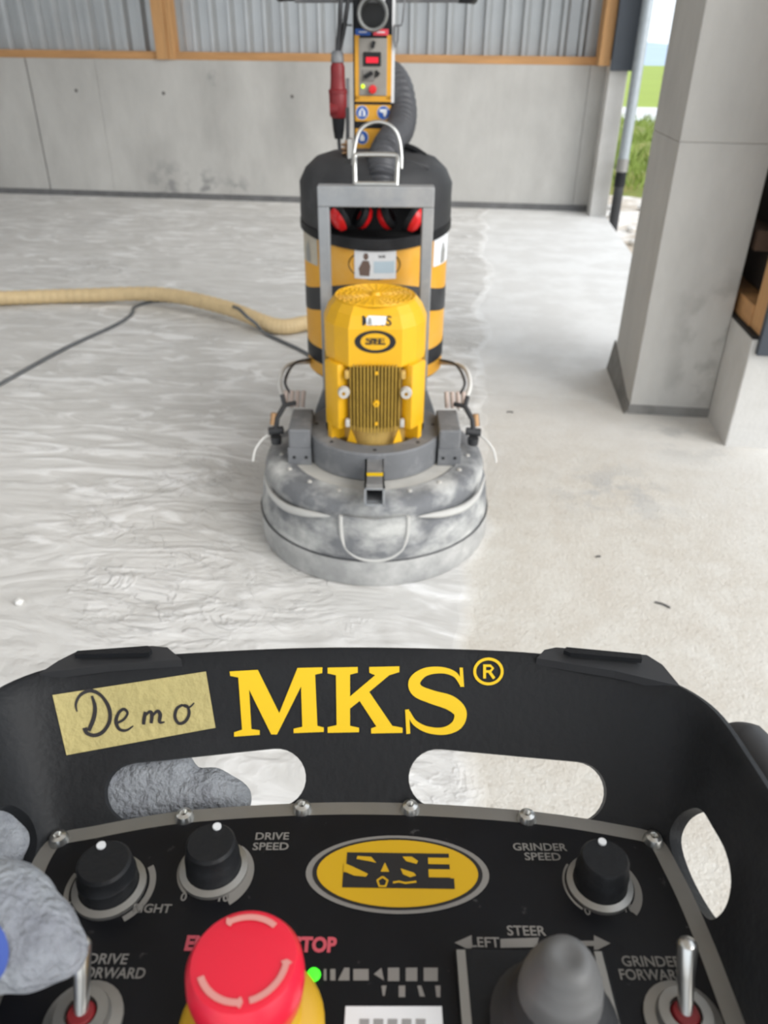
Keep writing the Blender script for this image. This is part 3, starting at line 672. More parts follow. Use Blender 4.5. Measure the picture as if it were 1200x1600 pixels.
# handlebar with hooks
MB().tube([(-.29, CY + .02, 1.655), (.29, CY + .02, 1.662)], .017, 12).build('handlebar', GREYM, gr, 50)
for s in (-1, 1):
    MB().tube(spline([(s * .29, CY + .02, 1.66), (s * .33, CY + .04, 1.66), (s * .35, CY + .1, 1.66)], 4), .017, 12).build('handle_grip', BLKP, gr, 50)
hx = lambda p: [(a, CY - .012, b) for a, b in p]
MB().tube(hx([(-.13, 1.65), (-.13, 1.585), (-.122, 1.573), (-.087, 1.573)]), .004, 6).build('wire_hook', GREYM, gr)
MB().tube(hx([(.098, 1.65), (.092, 1.59), (.088, 1.575), (.062, 1.573)]), .004, 6).tube(hx([(.078, 1.573), (.076, 1.53), (.068, 1.505), (.062, 1.53), (.064, 1.573)]), .004, 6).build('wire_hook', GREYM, gr)
# corrugated black suction hose
hp = spline([(.03, 1.03, 1.42), (.06, 1.0, 1.41), (.088, .93, 1.37), (.100, .84, 1.30), (.088, .74, 1.25), (.06, .63, 1.225), (.035, .52, 1.20), (.022, .43, 1.165), (.018, .395, 1.12), (.018, .39, 1.09)], 14)
MB().tube(hp, [.050 + .0045 * math.sin(i * PI * .5) for i in range(len(hp))], 20).build('suction_hose', HOSEB, gr, 80)
MB().tube(spline([(-.05, .47, 1.15), (-.035, .46, 1.19), (-.01, .45, 1.17), (.0, .44, 1.14)], 5), .004, 8).build('thin_wire', CHROME, gr)
# left bracket with spring beside the column
MB().span((-.105, .52, 1.08), (-.092, .54, 1.33), bev=.002).build('bracket_rod', BLKD, gr)
MB().tube([(-.105 + .012 * math.cos(i * 1.2), .50 + .012 * math.sin(i * 1.2), 1.08 + i * .0025) for i in range(60)], .004, 6).build('spring', mat('brass', (.45, .27, .14), .4, .7), gr)
MB().span((-.098, .46, 1.05), (-.08, .50, 1.24), bev=.003).build('bracket_plate', CHROME, gr)

# industrial plug hanging beside the column
PG = GM @ Matrix.Translation((-.141, .79, 1.21))
pg = tag(empty('industrial_plug', PG), 'red and black industrial power coupling hanging on cable beside the control column', 'plug')
MB().tube([(0.0, 0, 0), (0, 0, .03), (.0, 0, .085)], [.016, .021, .026], 16).build('rear_sleeve', BLKP, pg, 40)
MB().lathe([(.026, .07), (.032, .078), (.033, .15), (.029, .158), (.026, .20), (.026, .235), (.021, .245), (.02, .255), (0, .255)], 24).build('plug_body', REDP, pg, 40)
MB().lathe([(.0285, .148), (.0345, .15), (.0345, .162), (.0285, .165)], 24).build('locking_ring', REDP, pg, 40)
MB().lathe([(.0, .0), (.022, .0), (.026, .015), (.026, .03), (0, .032)], 20, (-.03, -.01, .10), axis='x').build('flap_cover', REDP, pg, 40)
MB().lathe([(.022, .248), (.024, .25), (.022, .275), (.015, .285), (0, .285)], 20).build('cable_gland', GREYM, pg, 40)
MB().tube(spline([(0, 0, .28), (.01, 0, .36), (.014, .0, .42), (.02, .03, .47)], 6), .0085, 10).tube(spline([(.004, .01, .28), (.022, .01, .34), (.034, .01, .40), (.045, .04, .47)], 6), .0085, 10).build('supply_cable', CABLE, pg, 50)
MB().tube(spline([(0, 0, .005), (.002, 0, -.03), (.01, -.01, -.08), (.03, -.08, -.11)], 6), .007, 10).build('tail_cable', CABLE, pg, 50)
MB().span((.030, -.005, .03), (.042, .01, .20), bev=.002).build('hanging_clip', GREYM, pg)

# ear defenders lying in the pocket of the lid
def earmuffs(loc, rz, label, spread=.055):
    e = tag(empty('ear_defenders', GM @ Matrix.Translation(loc) @ Matrix.Rotation(rz, 4, 'Z')), label, 'ear defenders', 'ear defenders in the lid pocket')
    for s in (-1, 1):
        m4 = Matrix.Translation((s * spread, 0, .045)) @ Matrix.Rotation(s * .5, 4, 'Y')
        a = MB().lathe([(0, .026), (.02, .025), (.032, .016), (.036, 0)], 24, axis='x')
        a.v = [tuple(m4 @ Vector((v[0] * s, v[1], v[2] * 1.2))) for v in a.v]
        cup = a.build('ear_cup', REDM, e, 50)
        a = MB().lathe([(.034, 0), (.037, -.008), (.034, -.02), (.02, -.022)], 24, axis='x')
        a.v = [tuple(m4 @ Vector((v[0] * s, v[1], v[2] * 1.2))) for v in a.v]
        a.build('cushion', BLKP, cup, 50)
    pts = spline([(-spread - .005, 0, .05), (-spread * .9, .02, .10), (0, .035, .125), (spread * .9, .02, .10), (spread + .005, 0, .05)], 6)
    MB().tube(pts, .007, 8).build('headband', BLKD, e, 50)
    return e
earmuffs((-.085, .38, .955), .5, 'red ear defenders tipped on their side at left of pocket, spring band up', .045)
earmuffs((.085, .375, .955), -.35, 'red ear defenders with large cup showing beside the frame leg', .05)

# ------------------------------------------------------------------ hose, cable and pebble on the floor
def gnd(px, py, z=0):
    r = ray(px, py); t = (z - H) / r.z; return Vector((r.x * t, r.y * t, z))
hz = [(-90, 470), (0, 466), (120, 462), (250, 460), (350, 480), (430, 509), (478, 505)]
hpts = [gnd(a, b, .085 if 200 < a < 400 else .05) for a, b in hz] + [Vector((-.80, 4.75, .05)), Vector((-.55, 4.9, .05)), Vector((-.42, 4.55, .09)), Vector((-.40, 3.75, .28)), Vector((-.385, 3.29, .5))]
hpts = [Vector((-6.5, 4.2, .05)), Vector((-4.6, 4.55, .05))] + hpts
hs = spline(hpts, 40)
vac = tag(MB().tube(hs, [.046 + .0018 * math.sin(i * PI / 2) for i in range(len(hs))], 16).build('vacuum_hose', HOSEC, None, 80), 'cream ribbed vacuum hose snaking over the dusty floor to the grinder', 'hose')
cz = [(-60, 632), (0, 600), (100, 545), (180, 508), (205, 491), (210, 480), (228, 473), (246, 470)]
c1 = [gnd(a, b, .011) for a, b in cz]
c2 = [Vector((-1.98, 5.04, .011)), Vector((-1.76, 4.98, .011)), Vector((-1.60, 4.87, .045)), gnd(370, 481, .135), gnd(385, 494, .135), gnd(400, 506, .08), gnd(412, 519, .02), gnd(440, 533, .011), gnd(472, 548, .011), Vector((-.80, 4.0, .011)), Vector((-.62, 3.7, .02)), Vector((-.50, 3.5, .10)), Vector((-.46, 3.35, .28))]
tag(MB().tube(spline(c1 + c2, 10), .010, 10).build('power_cable', CABLED, None, 60), 'dusty black power cable running under and over the cream hose', 'cable')
bm = bmesh.new(); bmesh.ops.create_icosphere(bm, subdivisions=3, radius=.013)
for v in bm.verts: v.co *= 1 + .18 * math.sin(v.co.x * 300) * math.cos(v.co.y * 260 + 1); v.co.z *= .8
me = bpy.data.meshes.new('pebble'); bm.to_mesh(me); bm.free()
o = link('pebble', me, mat('pebble', (.78, .77, .74), .8, var=.1, scale=60), smooth=60); o.location = gnd(30, 940, .009)
tag(o, 'single white pebble lying on the dusty floor', 'pebble')
for (a, b, l, rz, wh) in ((1035, 945, .05, -.5, 'long thin dark splinter lying on bare beige concrete near the remote'), (797, 644, .03, .1, 'short dark splinter lying on floor between the grinder and column'), (935, 870, .018, .4, 'tiny dark splinter lying alone in the middle of the bare concrete')):
    p = gnd(a, b, .003)
    q = MB().tube(spline([(-l / 2, 0, 0), (0, .003, .001), (l / 2, 0, 0)], 4), .0028, 6).build('wood_splinter', BLKD); q.location = p; q.rotation_euler.z = rz
    tag(q, wh, 'splinter', 'dark splinters on the concrete')

# ------------------------------------------------------------------ radio remote control in the foreground
TILT = math.radians(-3); RF, RD = .235, .316
RMX = Matrix.Translation((-math.sin(YAW) * RF, math.cos(YAW) * RF, H - RD)) @ Matrix.Rotation(YAW, 4, 'Z') @ Matrix.Rotation(TILT, 4, 'X')
RIN = RMX.inverted(); RO = RIN @ Vector((0, 0, H))
def rray(px, py): return (RIN.to_3x3() @ ray(px, py)).normalized()
def rp(px, py, h=0.0):
    r = rray(px, py); return RO + r * ((h - RO.z) / r.z)
rem = tag(empty('remote_control', RMX), 'black radio remote control box with red stop button and lettered guard frame', 'remote control')
BOT = [(-60, 1640), (20, 1440), (48, 1352), (85, 1306), (150, 1290), (287, 1267), (472, 1255), (641, 1255), (824, 1267), (960, 1287), (1027, 1306), (1064, 1362), (1110, 1460), (1180, 1640)]
TOP = [(-230, 1640), (-150, 1340), (-80, 1175), (0, 1085), (120, 1042), (280, 1030), (470, 1021), (645, 1021), (840, 1029), (985, 1052), (1090, 1100), (1160, 1190), (1240, 1340), (1310, 1640)]
HT = .054
b3 = spline([rp(*p, 0) for p in BOT], 8); t3 = spline([rp(*p, HT) for p in TOP], 8)
NT = 10; rows = []
for B, T in zip(b3, t3):
    row = []
    d = T - B
    for k in range(NT + 1):
        t = -.12 + 1.12 * k / NT; row.append(B + d * t + Vector((0, 0, -.004 * math.sin(PI * max(0, t)))))
    rows.append(row)
# rolled outer lip, then the back face
def guard_mesh():
    m = len(rows); vs = []; fs = []; th = .007
    norms = []
    for i in range(m):
        t = (rows[min(i + 1, m - 1)][5] - rows[max(i - 1, 0)][5]).normalized(); u = (rows[i][-1] - rows[i][0]).normalized()
        nn = u.cross(t).normalized()
        if nn.z < 0: nn = -nn
        norms.append(nn)
    loop = []
    for i in range(m):
        r = rows[i]; nn = norms[i]; u = (r[-1] - r[-2]).normalized()
        sec = list(r) + [r[-1] + u * .0025 - nn * .0015, r[-1] + u * .003 - nn * .004] + [p - nn * th for p in r[::-1]]
        loop.append(sec)
    k = len(loop[0])
    for s in loop: vs += s
    for i in range(m - 1):
        for j in range(k): fs.append((i * k + j, i * k + (j + 1) % k, (i + 1) * k + (j + 1) % k, (i + 1) * k + j))
    fs += [tuple(range(k)), tuple((m - 1) * k + j for j in range(k))[::-1]]
    return MB().add(vs, fs), norms
gm, GN = guard_mesh()
gverts = [v for r in rows for v in r]; w = NT + 1
bvh = BVHTree.FromPolygons(gverts, [(i * w + j, i * w + j + 1, (i + 1) * w + j + 1, (i + 1) * w + j) for i in range(len(rows) - 1) for j in range(NT)])
def ghit(px, py, off=.0006):
    d = rray(px, py); loc, nn, idx, dist = bvh.ray_cast(RO, d)
    if loc is None: loc = rp(px, py, .03); nn = Vector((0, -.6, .7))
    if nn.dot(d) > 0: nn = -nn
    return loc + nn * off
gme = gm.build('guard_tmp', BLKP).data
gtmp = bpy.data.objects['guard_tmp']
SLOTS = []
def stadium(c0, c1, r0, r1, n=14):
    a = math.atan2(c1[1] - c0[1], c1[0] - c0[0]); P = []
    for i in range(n + 1): t = a + PI / 2 + PI * i / n; P.append((c0[0] + r0 * math.cos(t), c0[1] + r0 * math.sin(t)))
    for i in range(n + 1): t = a - PI / 2 + PI * i / n; P.append((c1[0] + r1 * math.cos(t), c1[1] + r1 * math.sin(t)))
    return P
SLOTS.append(stadium((210, 1239), (432, 1215), 47, 46)); SLOTS.append(stadium((684, 1216), (900, 1238), 46, 48))
SLOTS.append([(p.x, p.y) for p in spline([(1078, 1264, 0), (1056, 1280, 0), (1046, 1312, 0), (1062, 1365, 0), (1092, 1420, 0), (1112, 1437, 0), (1133, 1418, 0), (1142, 1378, 0), (1134, 1332, 0), (1112, 1290, 0), (1096, 1266, 0)], 5, True)])
SLOTS.append([(p.x, p.y) for p in spline([(20, 1259, 0), (46, 1277, 0), (58, 1312, 0), (48, 1352, 0), (14, 1385, 0), (-30, 1420, 0), (-62, 1400, 0), (-52, 1340, 0), (-25, 1285, 0), (0, 1263, 0)], 5, True)])
for sl in SLOTS:
    pts = [ghit(x, y, 0) for x, y in sl]
    c = sum(pts, Vector()) / len(pts); nn = Vector()
    for i in range(len(pts)): nn += (pts[i] - c).cross(pts[(i + 1) % len(pts)] - c)
    nn.normalize()
    if nn.z < 0: nn = -nn
    cut = MB().prism([p + nn * .02 for p in pts], nn * -.05).build('cutter', None)
    md = gtmp.modifiers.new('cut', 'BOOLEAN'); md.object = cut; md.operation = 'DIFFERENCE'; md.solver = 'EXACT'
bpy.context.view_layer.update()
ge = bpy.data.meshes.new_from_object(gtmp.evaluated_get(bpy.context.evaluated_depsgraph_get()))
for o in [o for o in bpy.data.objects if o.name.startswith('cutter') or o.name == 'guard_tmp']: bpy.data.objects.remove(o)
ge.name = 'guard_frame'
guard = link('guard_frame', ge, BLKP, rem, 35)
# grip humps on the rim
def hump(poly, bar, nm):
    P = []
    for (x, y) in poly:
        r = rray(x, y); # on the tilted plane through the rim
        q = rp(x, y, HT)
        P.append(q)
    hb_ = MB().prism([p + Vector((0, 0, -.003)) for p in P], (0, 0, .0045)).build('grip_pad', BLKD, guard)
    Q = [rp(x, y, HT + .003) for x, y in bar]
    MB().prism(Q, (0, 0, .0025)).build('grip_insert', BLKP, hb_)
hump([(62, 1056), (92, 1036), (122, 1021), (238, 1013), (262, 1015), (284, 1034), (170, 1042)], [(118, 1029), (122, 1023), (232, 1015), (238, 1021), (234, 1026)], 'l')
hump([(838, 1032), (850, 1019), (868, 1015), (1010, 1027), (1034, 1042), (1062, 1076), (960, 1052)], [(884, 1017), (1000, 1028), (1002, 1036), (890, 1026), (880, 1022)], 'r')
# side handles outside the guard
for s, P in ((1, [(1132, 1140), (1176, 1178), (1235, 1280), (1300, 1430), (1370, 1640)]), (-1, [(-90, 1120), (-150, 1200), (-210, 1330), (-260, 1450), (-330, 1640)])):
    pts = spline([rp(x, y, .03) for x, y in P], 8)
    MB().tube(pts, [.004 + .008 * min(1, i / 6) for i in range(len(pts))], 12).build('side_handle', BLKD, rem, 50)
# lettering on the guard
z1 = lambda L: [(x / 2, 980 + y / 2) for x, y in L]
Mp = z1([(718, 138), (806, 133), (873, 268), (930, 127), (1008, 125), (1007, 143), (985, 148), (992, 308), (1012, 313), (1012, 327), (918, 331), (918, 317), (945, 311), (941, 185), (866, 335), (848, 335), (779, 195), (786, 318), (812, 322), (812, 336), (732, 342), (732, 328), (757, 320), (745, 157), (720, 152)])
Kp = [(512, 1043), (559, 1042), (559, 1051), (547, 1054), (547, 1088), (586, 1055), (577, 1051), (577, 1042), (624, 1041), (624, 1050), (608, 1055), (577, 1081), (613, 1134), (629, 1137), (629, 1145), (580, 1146), (580, 1138), (588, 1135), (562, 1095), (547, 1107), (547, 1134), (561, 1137), (561, 1144), (512, 1145), (512, 1136), (526, 1133), (525, 1055), (512, 1052)]
Sq = smooth2d([(721, 1070), (711, 1054), (690, 1047), (664, 1050), (648, 1064), (652, 1079), (675, 1089), (703, 1098), (719, 1113), (714, 1132), (694, 1142), (668, 1140), (648, 1129), (638, 1112)], [5, 8, 10, 13, 18, 20, 21, 23, 20, 17, 12, 10, 8, 5])
Sq += [[(718, 1043), (723, 1043), (725, 1073), (719, 1073)], [(633, 1109), (639, 1108), (641, 1146), (635, 1147)]]
for nm, polys, st in (('letter_m', [Mp], 10), ('letter_k', [Kp], 10), ('letter_s', Sq, None)):
    flat(polys, lambda u, v: ghit(u, v, .0007), st).build(nm, GLY, guard)
rg = stroke2d([(763 + 21.5 * math.cos(2 * PI * i / 32), 1049 + 19.5 * math.sin(2 * PI * i / 32)) for i in range(33)], 4.5)
rg += stroke2d([(757, 1060), (757, 1038)], 4.5) + stroke2d([(757, 1040), (766, 1040), (770, 1044), (766, 1049), (757, 1049)], 4) + stroke2d([(764, 1049), (772, 1060)], 4.5)
flat(rg, lambda u, v: ghit(u, v, .0007)).build('registered_mark', GLY, guard)
# tape with handwriting
A, B_, C_, D_ = [Vector((x, y)) for x, y in ((82, 1086), (322, 1049), (337, 1137), (104, 1180))]
tv = []; tf = []
for j in range(7):
    for i in range(17):
        p = A.lerp(B_, i / 16).lerp(D_.lerp(C_, i / 16), j / 6); tv.append(ghit(p.x, p.y, .0006))
for j in range(6):
    for i in range(16): a = j * 17 + i; tf.append((a, a + 1, a + 18, a + 17))
tape = MB().add(tv, tf).build('tape_label', TAPE, guard, label='strip of yellow masking tape with handwritten word')
hw = []
for P, ws in (([(121, 1112), (119, 1100), (126, 1086), (142, 1079), (159, 1087), (171, 1106), (172, 1126), (162, 1143), (148, 1149), (136, 1145), (133, 1137)], [2, 4, 5, 6, 5, 6, 6, 6, 6, 6, 8]),
              ([(144, 1087), (149, 1104), (147, 1122), (139, 1142)], [4, 6, 7, 6]),
              ([(183, 1130), (194, 1124), (200, 1114), (194, 1108), (186, 1114), (182, 1127), (187, 1139), (198, 1141), (209, 1134)], [4, 4, 4, 5, 5, 6, 5, 4, 2]),
              ([(228, 1112), (226, 1122), (225, 1132)], [5, 6, 5]), ([(226, 1120), (234, 1112), (238, 1116), (237, 1130)], [3, 5, 6, 5]), ([(238, 1120), (246, 1111), (251, 1116), (250, 1128), (258, 1128)], [3, 5, 6, 5, 2]),
              ([(286, 1101), (277, 1107), (274, 1120), (280, 1130), (290, 1127), (296, 1115), (293, 1103), (286, 1102), (296, 1105), (304, 1098)], [4, 5, 5, 5, 5, 5, 4, 3, 3, 2])):
    hw += smooth2d(P, ws, 5)
flat(hw, lambda u, v: ghit(u, v, .0010)).build('handwriting', INK, tape)
# housing and top plate
edge = [rp(x, y, 0) for x, y in BOT]; edge = spline(edge, 6)
back_y = -.155
ed = [p for p in edge if p.y > back_y]
poly = ed + [Vector((ed[-1].x + .004, back_y, 0)), Vector((ed[0].x - .004, back_y, 0))]
poly = [Vector((p.x, p.y, 0)) for p in poly]
cen = sum(poly, Vector()) / len(poly)
house = loft([[(cen + (p - cen) * .86) + Vector((0, 0, -.085)) for p in poly], [(cen + (p - cen) * .97) + Vector((0, 0, -.07)) for p in poly], [(cen + (p - cen) * .985) + Vector((0, 0, -.0025)) for p in poly]]).build('housing', BLKP, rem)
MB().prism([p + Vector((0, 0, -.002)) for p in poly], (0, 0, .002)).build('panel_plate', STEEL, rem)
# black face: inset by 8 mm
def inset(P, d):
    out = []; n = len(P)
    for i in range(n):
        t1 = (P[i] - P[i - 1]); t2 = (P[(i + 1) % n] - P[i])
        t = (t1.normalized() + t2.normalized()); 
        if t.length < 1e-6: t = t1
        t.normalize(); nn = Vector((t.y, -t.x, 0))
        out.append(P[i] + nn * d)
    return out
face = inset(poly, .0078)
fc = sum(face, Vector()) / len(face)
fp = MB().prism(face, (0, 0, .0006)).build('panel_face', PANELK, rem)
# screws along the edge
scr0 = None
for (x, y) in ((90, 1308), (287, 1273), (472, 1260), (641, 1260), (824, 1274), (1022, 1309)):
    p = rp(x, y, .003)
    if scr0 is None:
        scr0 = MB().lathe([(.0008, .0022), (.0018, .0042), (.0036, .0034), (.0046, .0012), (.0046, 0)], 16).build('screw', CHROME, rem, 40); base = scr0; o = scr0
    else:
        o = scr0.copy(); COL.objects.link(o); o.parent = rem
    o.location = (p.x, p.y + .0005, 0)
# knobs
def knob(px, py, r, h, mark, nm='speed_knob', m=BLKP):
    p = rp(px, py, 0)
    k = MB().lathe([(r * 1.02, .002), (r * 1.02, h * .55), (r * .97, h * .6), (r * .93, h * .93), (r * .84, h), (0, h)], 32).build(nm, m, rem, 35); k.location = (p.x, p.y, .0006)
    MB().lathe([(r * 1.05, .0), (r * 1.28, .0), (r * 1.28, .0018), (r * 1.05, .0028)], 36).build('knob_ring', STEEL, k, 35)
    a = mark; MB().lathe([(0, .0008), (r * .16, .0008), (r * .16, 0)], 14, (r * .68 * math.cos(a), r * .68 * math.sin(a), h)).build('knob_dot', WHITE, k)
    return p, k
def arc_mark(p, r0, r1, a0, a1, par, w0=1, w1=1):
    q = []
    n = 24
    for i in range(n):
        ta, tb = a0 + (a1 - a0) * i / n, a0 + (a1 - a0) * (i + 1) / n
        fa, fb = w0 + (w1 - w0) * i / n, w0 + (w1 - w0) * (i + 1) / n
        q.append([(r0 * math.cos(ta), r0 * math.sin(ta)), ((r0 + (r1 - r0) * fa) * math.cos(ta), (r0 + (r1 - r0) * fa) * math.sin(ta)), ((r0 + (r1 - r0) * fb) * math.cos(tb), (r0 + (r1 - r0) * fb) * math.sin(tb)), (r0 * math.cos(tb), r0 * math.sin(tb))])
    return flat(q, lambda u, v: (p.x + u, p.y + v, .0010)).build('scale_mark', PRINT, par)
p1, k1 = knob(172, 1388, .0122, .017, 2.0)
arc_mark(p1, .0168, .0190, math.radians(160), math.radians(235), fp); arc_mark(p1, .0168, .0195, math.radians(-55), math.radians(35), fp)
p2, k2 = knob(335, 1360, .0117, .018, 1.4)
arc_mark(p2, .0150, .0200, math.radians(-60), math.radians(50), fp, 1, .2); arc_mark(p2, .0150, .0162, math.radians(150), math.radians(230), fp)
p3, k3 = knob(936, 1384, .0112, .018, 1.5)
arc_mark(p3, .0150, .0195, math.radians(-50), math.radians(50), fp, .9, .3); arc_mark(p3, .0150, .0160, math.radians(140), math.radians(230), fp)
def ptext(txt, px, py, size, m=PRINT, bold=.0, rot=0, spacing=1.0, z=.0010, nm='panel_text', sx=1):
    p = rp(px, py, z); vs, fs = text_mesh(txt, size, bold, spacing=spacing); c, s = math.cos(rot), math.sin(rot)
    return MB().add([(p.x + v.x * sx * c - v.y * s, p.y + v.x * sx * s + v.y * c, z) for v in vs], fs).build(nm, m, fp)
ptext('DRIVE', 425, 1307, .0056, bold=.0001, rot=.02, sx=1.05); ptext('SPEED', 423, 1323, .0056, bold=.0001, rot=.02, sx=1.1)
ptext('GRINDER', 843, 1324, .0056, bold=.0001, sx=1.05); ptext('SPEED', 848, 1339, .0056, bold=.0001, sx=1.1)
ptext('0', 287, 1402, .0054, bold=.0001); ptext('10', 348, 1403, .0054, bold=.0001); ptext('0', 918, 1424, .0054); ptext('10', 982, 1420, .0054)
ptext('RIGHT', 237, 1420, .0056, bold=.0001); ptext('LEFT', 92, 1416, .0056, bold=.0001)
ptext('EMERGENCY STOP', 407, 1476, .0085, REDT, .0004, sx=.86)
ptext('DRIVE', 168, 1499, .0060, bold=.0001); ptext('FORWARD', 174, 1521, .0060, bold=.0001, sx=.9)
ptext('GRINDER', 1018, 1503, .0060, bold=.0001, sx=.95); ptext('FORWARD', 1020, 1524, .0060, bold=.0001, sx=.9)
ptext('STEER', 822, 1455, .0060, bold=.0001); ptext('LEFT', 757, 1473, .0060, bold=.0001)
pf = lambda u, v: tuple(rp(u, v, .0010))
flat([[(710, 1473), (737, 1461), (737, 1486)], [(782, 1467), (842, 1465), (838, 1480), (782, 1481)], [(954, 1474), (928, 1461), (928, 1487)], [(905, 1470), (928, 1470), (928, 1478), (905, 1478)]], pf).build('steer_arrow', PRINT, fp)
flat([[(112, 1420), (122, 1408), (128, 1414), (120, 1424)], [(188, 1412), (200, 1410), (198, 1425), (192, 1424)]], pf).build('scale_arrow', PRINT, fp)
# SASE badge
c0 = Vector((621, 1366))
bc = rp(621, 1366, 0); bu = (rp(764, 1368, 0) - rp(478, 1364, 0)) / 2; bv = (rp(621, 1305, 0) - rp(621, 1427, 0)) / 2
logo(fp, lambda u, v, d: tuple(bc + bu * ((u - 602) / 555) + bv * (-(v - 283) / 248) + Vector((0, 0, .0008 + d))), ring=True, off=.0002)
# emergency stop
e = rp(381, 1498, .045)
es = MB().lathe([(.0265, .0006), (.0265, .006), (.024, .010), (.0185, .0125), (.0175, .020)], 40).build('stop_collar', mat('collar_yellow', (.62, .36, .02), .4), rem, 35); es.location = (e.x, e.y, 0)
hd = MB().lathe([(.0165, .014), (.0165, .022), (.0195, .026), (.0205, .034), (.0200, .041), (.0180, .0445), (.0150, .0452), (0, .0445)], 48).build('stop_button', REDB, rem, 35, label='red mushroom emergency stop button'); hd.location = (e.x, e.y, 0)
aq = []
for a0 in (.9, 3.0 + .6, 5.2 - .2):
    pts = [(.0148 * math.cos(a0 + .06 * i), .0148 * math.sin(a0 + .06 * i)) for i in range(22)]
    aq += stroke2d(pts, [.0022] * 20 + [.004, .0005])
flat(aq, lambda u, v: (u, v, .0456)).build('turn_arrows', mat('pale_red', (.72, .30, .27), .5), hd)
# joystick with rubber bellows on a square base
j = rp(882, 1480, .045)
jb = MB()
jb.span((-.034, -.034, .0006), (.026, .030, .0035), bev=.001)
jo = jb.build('joystick_base', BLKP, rem); jo.location = (j.x, j.y - .004, 0)
MB().span((-.0335, -.034, .0035), (-.0300, .028, .0050)).build('base_trim', STEEL, jo)
MB().span((.0215, -.034, .0035), (.0245, .028, .0050)).build('base_trim', STEEL, jo)
MB().lathe([(.023, .0035), (.0235, .008), (.019, .011), (.020, .015), (.0165, .018), (.0172, .022), (.0145, .025), (.0142, .030)], 36).build('bellows', BLKD, jo, 60)
jc = MB().lathe([(.0150, .022), (.0148, .027), (.0142, .032), (.0135, .0345), (.0128, .035), (.0122, .0385), (.0112, .0395), (.0102, .0425), (.0088, .045), (.0068, .0466), (.0045, .0468), (.003, .0462), (0, .0460)], 32).build('joystick_cap', mat('grey_rubber', (.13, .13, .13), .5, var=.15, scale=30), jo, 45)
flat([[(765, 1506), (775, 1494), (792, 1506)]], lambda u, v: tuple(rp(u, v, .0012))).build('base_mark', PRINT, fp)
# toggle switches
def toggle(px, py, dy):
    p = rp(px, py, .004)
    t = MB().lathe([(.0145, .0006), (.0145, .002), (.0105, .003), (.0105, .0045), (.0098, .0065), (.0060, .0068), (.0060, .004), (0, .004)], 30).build('toggle_collar', STEEL, rem, 35); t.location = (p.x, p.y, 0)
    MB().lathe([(0, .0072), (.0045, .007), (.0055, .005)], 20).build('toggle_boot', REDP, t, 40)
    MB().tube([(0, 0, .005), (0, dy * .6, .018), (0, dy, .0290), (0, dy * 1.03, .0305), (0, dy * 1.05, .0312)], [.0026, .0031, .0037, .003, .0012], 18).build('toggle_lever', CHROME, t, 50)
toggle(128, 1588, .0115); toggle(1070, 1588, .0115)
# indicator row and white label
g1 = rp(490, 1523, .001)
o = MB().lathe([(0, .0016), (.0022, .0012), (.0028, 0)], 16).build('status_led', LEDG, rem, 50); o.location = g1
flat([[(506, 1514), (510, 1514), (510, 1532), (506, 1532)], [(516, 1514), (524, 1514), (524, 1532), (516, 1532)], [(528, 1532), (538, 1512), (546, 1512), (546, 1532)], [(552, 1514), (576, 1514), (576, 1532), (552, 1532)], [(584, 1522), (596, 1512), (600, 1532)], [(606, 1512), (624, 1512), (624, 1533), (606, 1533)], [(634, 1512), (652, 1512), (652, 1533), (634, 1533)], [(662, 1512), (684, 1512), (684, 1533), (662, 1533)],
      [(596, 1540), (604, 1540), (601, 1556), (598, 1556)], [(623, 1540), (633, 1540), (633, 1558), (623, 1558)], [(652, 1540), (658, 1540), (664, 1557), (656, 1557)], [(680, 1540), (688, 1540), (688, 1558), (682, 1558)]], pf).build('battery_scale', PRINT, fp)
wl = [rp(540, 1575, 0), rp(690, 1575, 0), rp(695, 1660, 0), rp(535, 1660, 0)]
wlo = MB().prism(wl, (0, 0, .0012)).build('white_plate', WHITE, rem)
for k in range(5):
    q = [rp(562 + k * 22, 1592, .0014), rp(577 + k * 22, 1592, .0014), rp(577 + k * 22, 1606, .0014), rp(562 + k * 22, 1606, .0014)]
    MB().add(q, [(0, 1, 2, 3)]).build('plate_print', mat('grey_print', (.3, .3, .3), .7), wlo)

# ------------------------------------------------------------------ gloved hand gripping the remote's left side
def capsule(mb, a, b, ra, rb, n=14):
    a, b = Vector(a), Vector(b); t = (b - a); L = t.length; t.normalize()
    pts = []; rs = []
    for k in range(5): th = -PI / 2 + (PI / 2) * k / 4; pts.append(a + t * ra * math.sin(th)); rs.append(max(ra * math.cos(th), 1e-4))
    for k in range(5): th = (PI / 2) * k / 4; pts.append(b + t * rb * math.sin(th)); rs.append(max(rb * math.cos(th), 1e-4))
    mb.tube(pts, rs, n)
hd_ = MB()
th = [rp(-150, 1480, .035), rp(-70, 1455, .043), rp(-10, 1448, .046), rp(48, 1470, .044), rp(96, 1487, .041), rp(110, 1489, .040)]
for i, (r0, r1) in enumerate(((.026, .025), (.025, .0225), (.0225, .0165), (.0165, .0095), (.0095, .0055))): capsule(hd_, th[i], th[i + 1], r0, r1)
palm = Vector((-.245, -.07, -.004)); wrist = Vector((-.285, -.17, -.025))
capsule(hd_, palm, th[0], .034, .027); capsule(hd_, wrist, palm, .033, .037); capsule(hd_, (-.32, -.33, -.05), wrist, .040, .034)
capsule(hd_, (-.235, -.05, -.02), (-.232, -.02, -.005), .028, .020); capsule(hd_, (-.236, -.09, -.045), (-.232, -.04, -.045), .03, .022)
def outer(px, py, off): return ghit(px, py, -off)
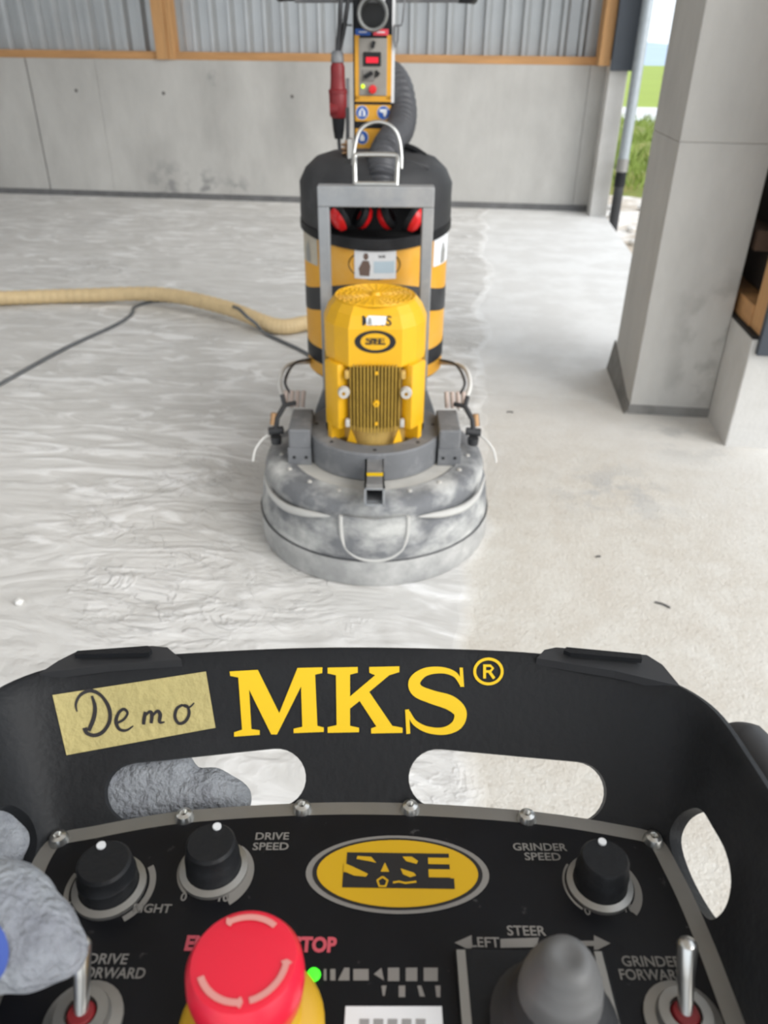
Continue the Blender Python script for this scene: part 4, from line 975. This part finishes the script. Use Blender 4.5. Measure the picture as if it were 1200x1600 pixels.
fingers = [
    [(-.232, -.02, .002), outer(-40, 1270, .026), outer(90, 1236, .026), outer(190, 1218, .024), outer(262, 1204, .024)],
    [(-.234, -.03, -.02), outer(-25, 1330, .028), outer(110, 1270, .027), outer(230, 1252, .026), outer(318, 1236, .025), outer(352, 1250, .027)],
    [(-.236, -.04, -.04), (-.195, .0, -.035), (-.155, .02, -.035), (-.115, .022, -.035), (-.09, .015, -.035)],
    [(-.236, -.06, -.055), (-.195, -.02, -.055), (-.155, .0, -.055), (-.125, .0, -.052)]]
for fi, ch in enumerate(fingers):
    r = .0125 if fi < 3 else .011
    for i in range(len(ch) - 1):
        capsule(hd_, ch[i], ch[i + 1], r + .0022 * (1 if i == 0 else 0) , r if i < len(ch) - 2 else r * .88)
tmp = hd_.build('hand_tmp', GLOVE)
md = tmp.modifiers.new('r', 'REMESH'); md.mode = 'VOXEL'; md.voxel_size = .0022
md = tmp.modifiers.new('s', 'SMOOTH'); md.factor = .5; md.iterations = 6
bpy.context.view_layer.update()
hm = bpy.data.meshes.new_from_object(tmp.evaluated_get(bpy.context.evaluated_depsgraph_get())); bpy.data.objects.remove(tmp)
hm.name = 'person_hand'
per_ = link('person', hm, GLOVE, None, 80); per_.matrix_world = RMX
tag(per_, "hand in grey work glove gripping the remote control's guard frame", 'person')
bh = BVHTree.FromPolygons([v.co for v in hm.vertices], [p.vertices for p in hm.polygons])
pv = []; pk = 8
for jn in range(pk + 1):
    for i in range(pk + 1):
        x_ = -70 + 84 * i / pk; y_ = 1428 + 120 * jn / pk; cx_ = math.sqrt(max(0, 1 - ((y_ - 1488) / 62) ** 2)); x_ = -70 + (84 * i / pk) * (.35 + .65 * cx_)
        loc, nn, ix, ds = bh.ray_cast(RO, rray(x_, y_)); loc = loc or rp(x_, y_, .06); pv.append(loc - rray(x_, y_) * .0012)
patch = MB().add(pv, [(jn * (pk + 1) + i, jn * (pk + 1) + i + 1, (jn + 1) * (pk + 1) + i + 1, (jn + 1) * (pk + 1) + i) for jn in range(pk) for i in range(pk)]).build('glove_patch', GLOVEB, per_, 60, label='blue patch on the glove')
cf = MB().tube([Vector((-.32, -.33, -.05)), wrist + Vector((-.004, -.03, -.004))], [.048, .043], 24).build('glove_cuff', GLOVEB, per_, 50)
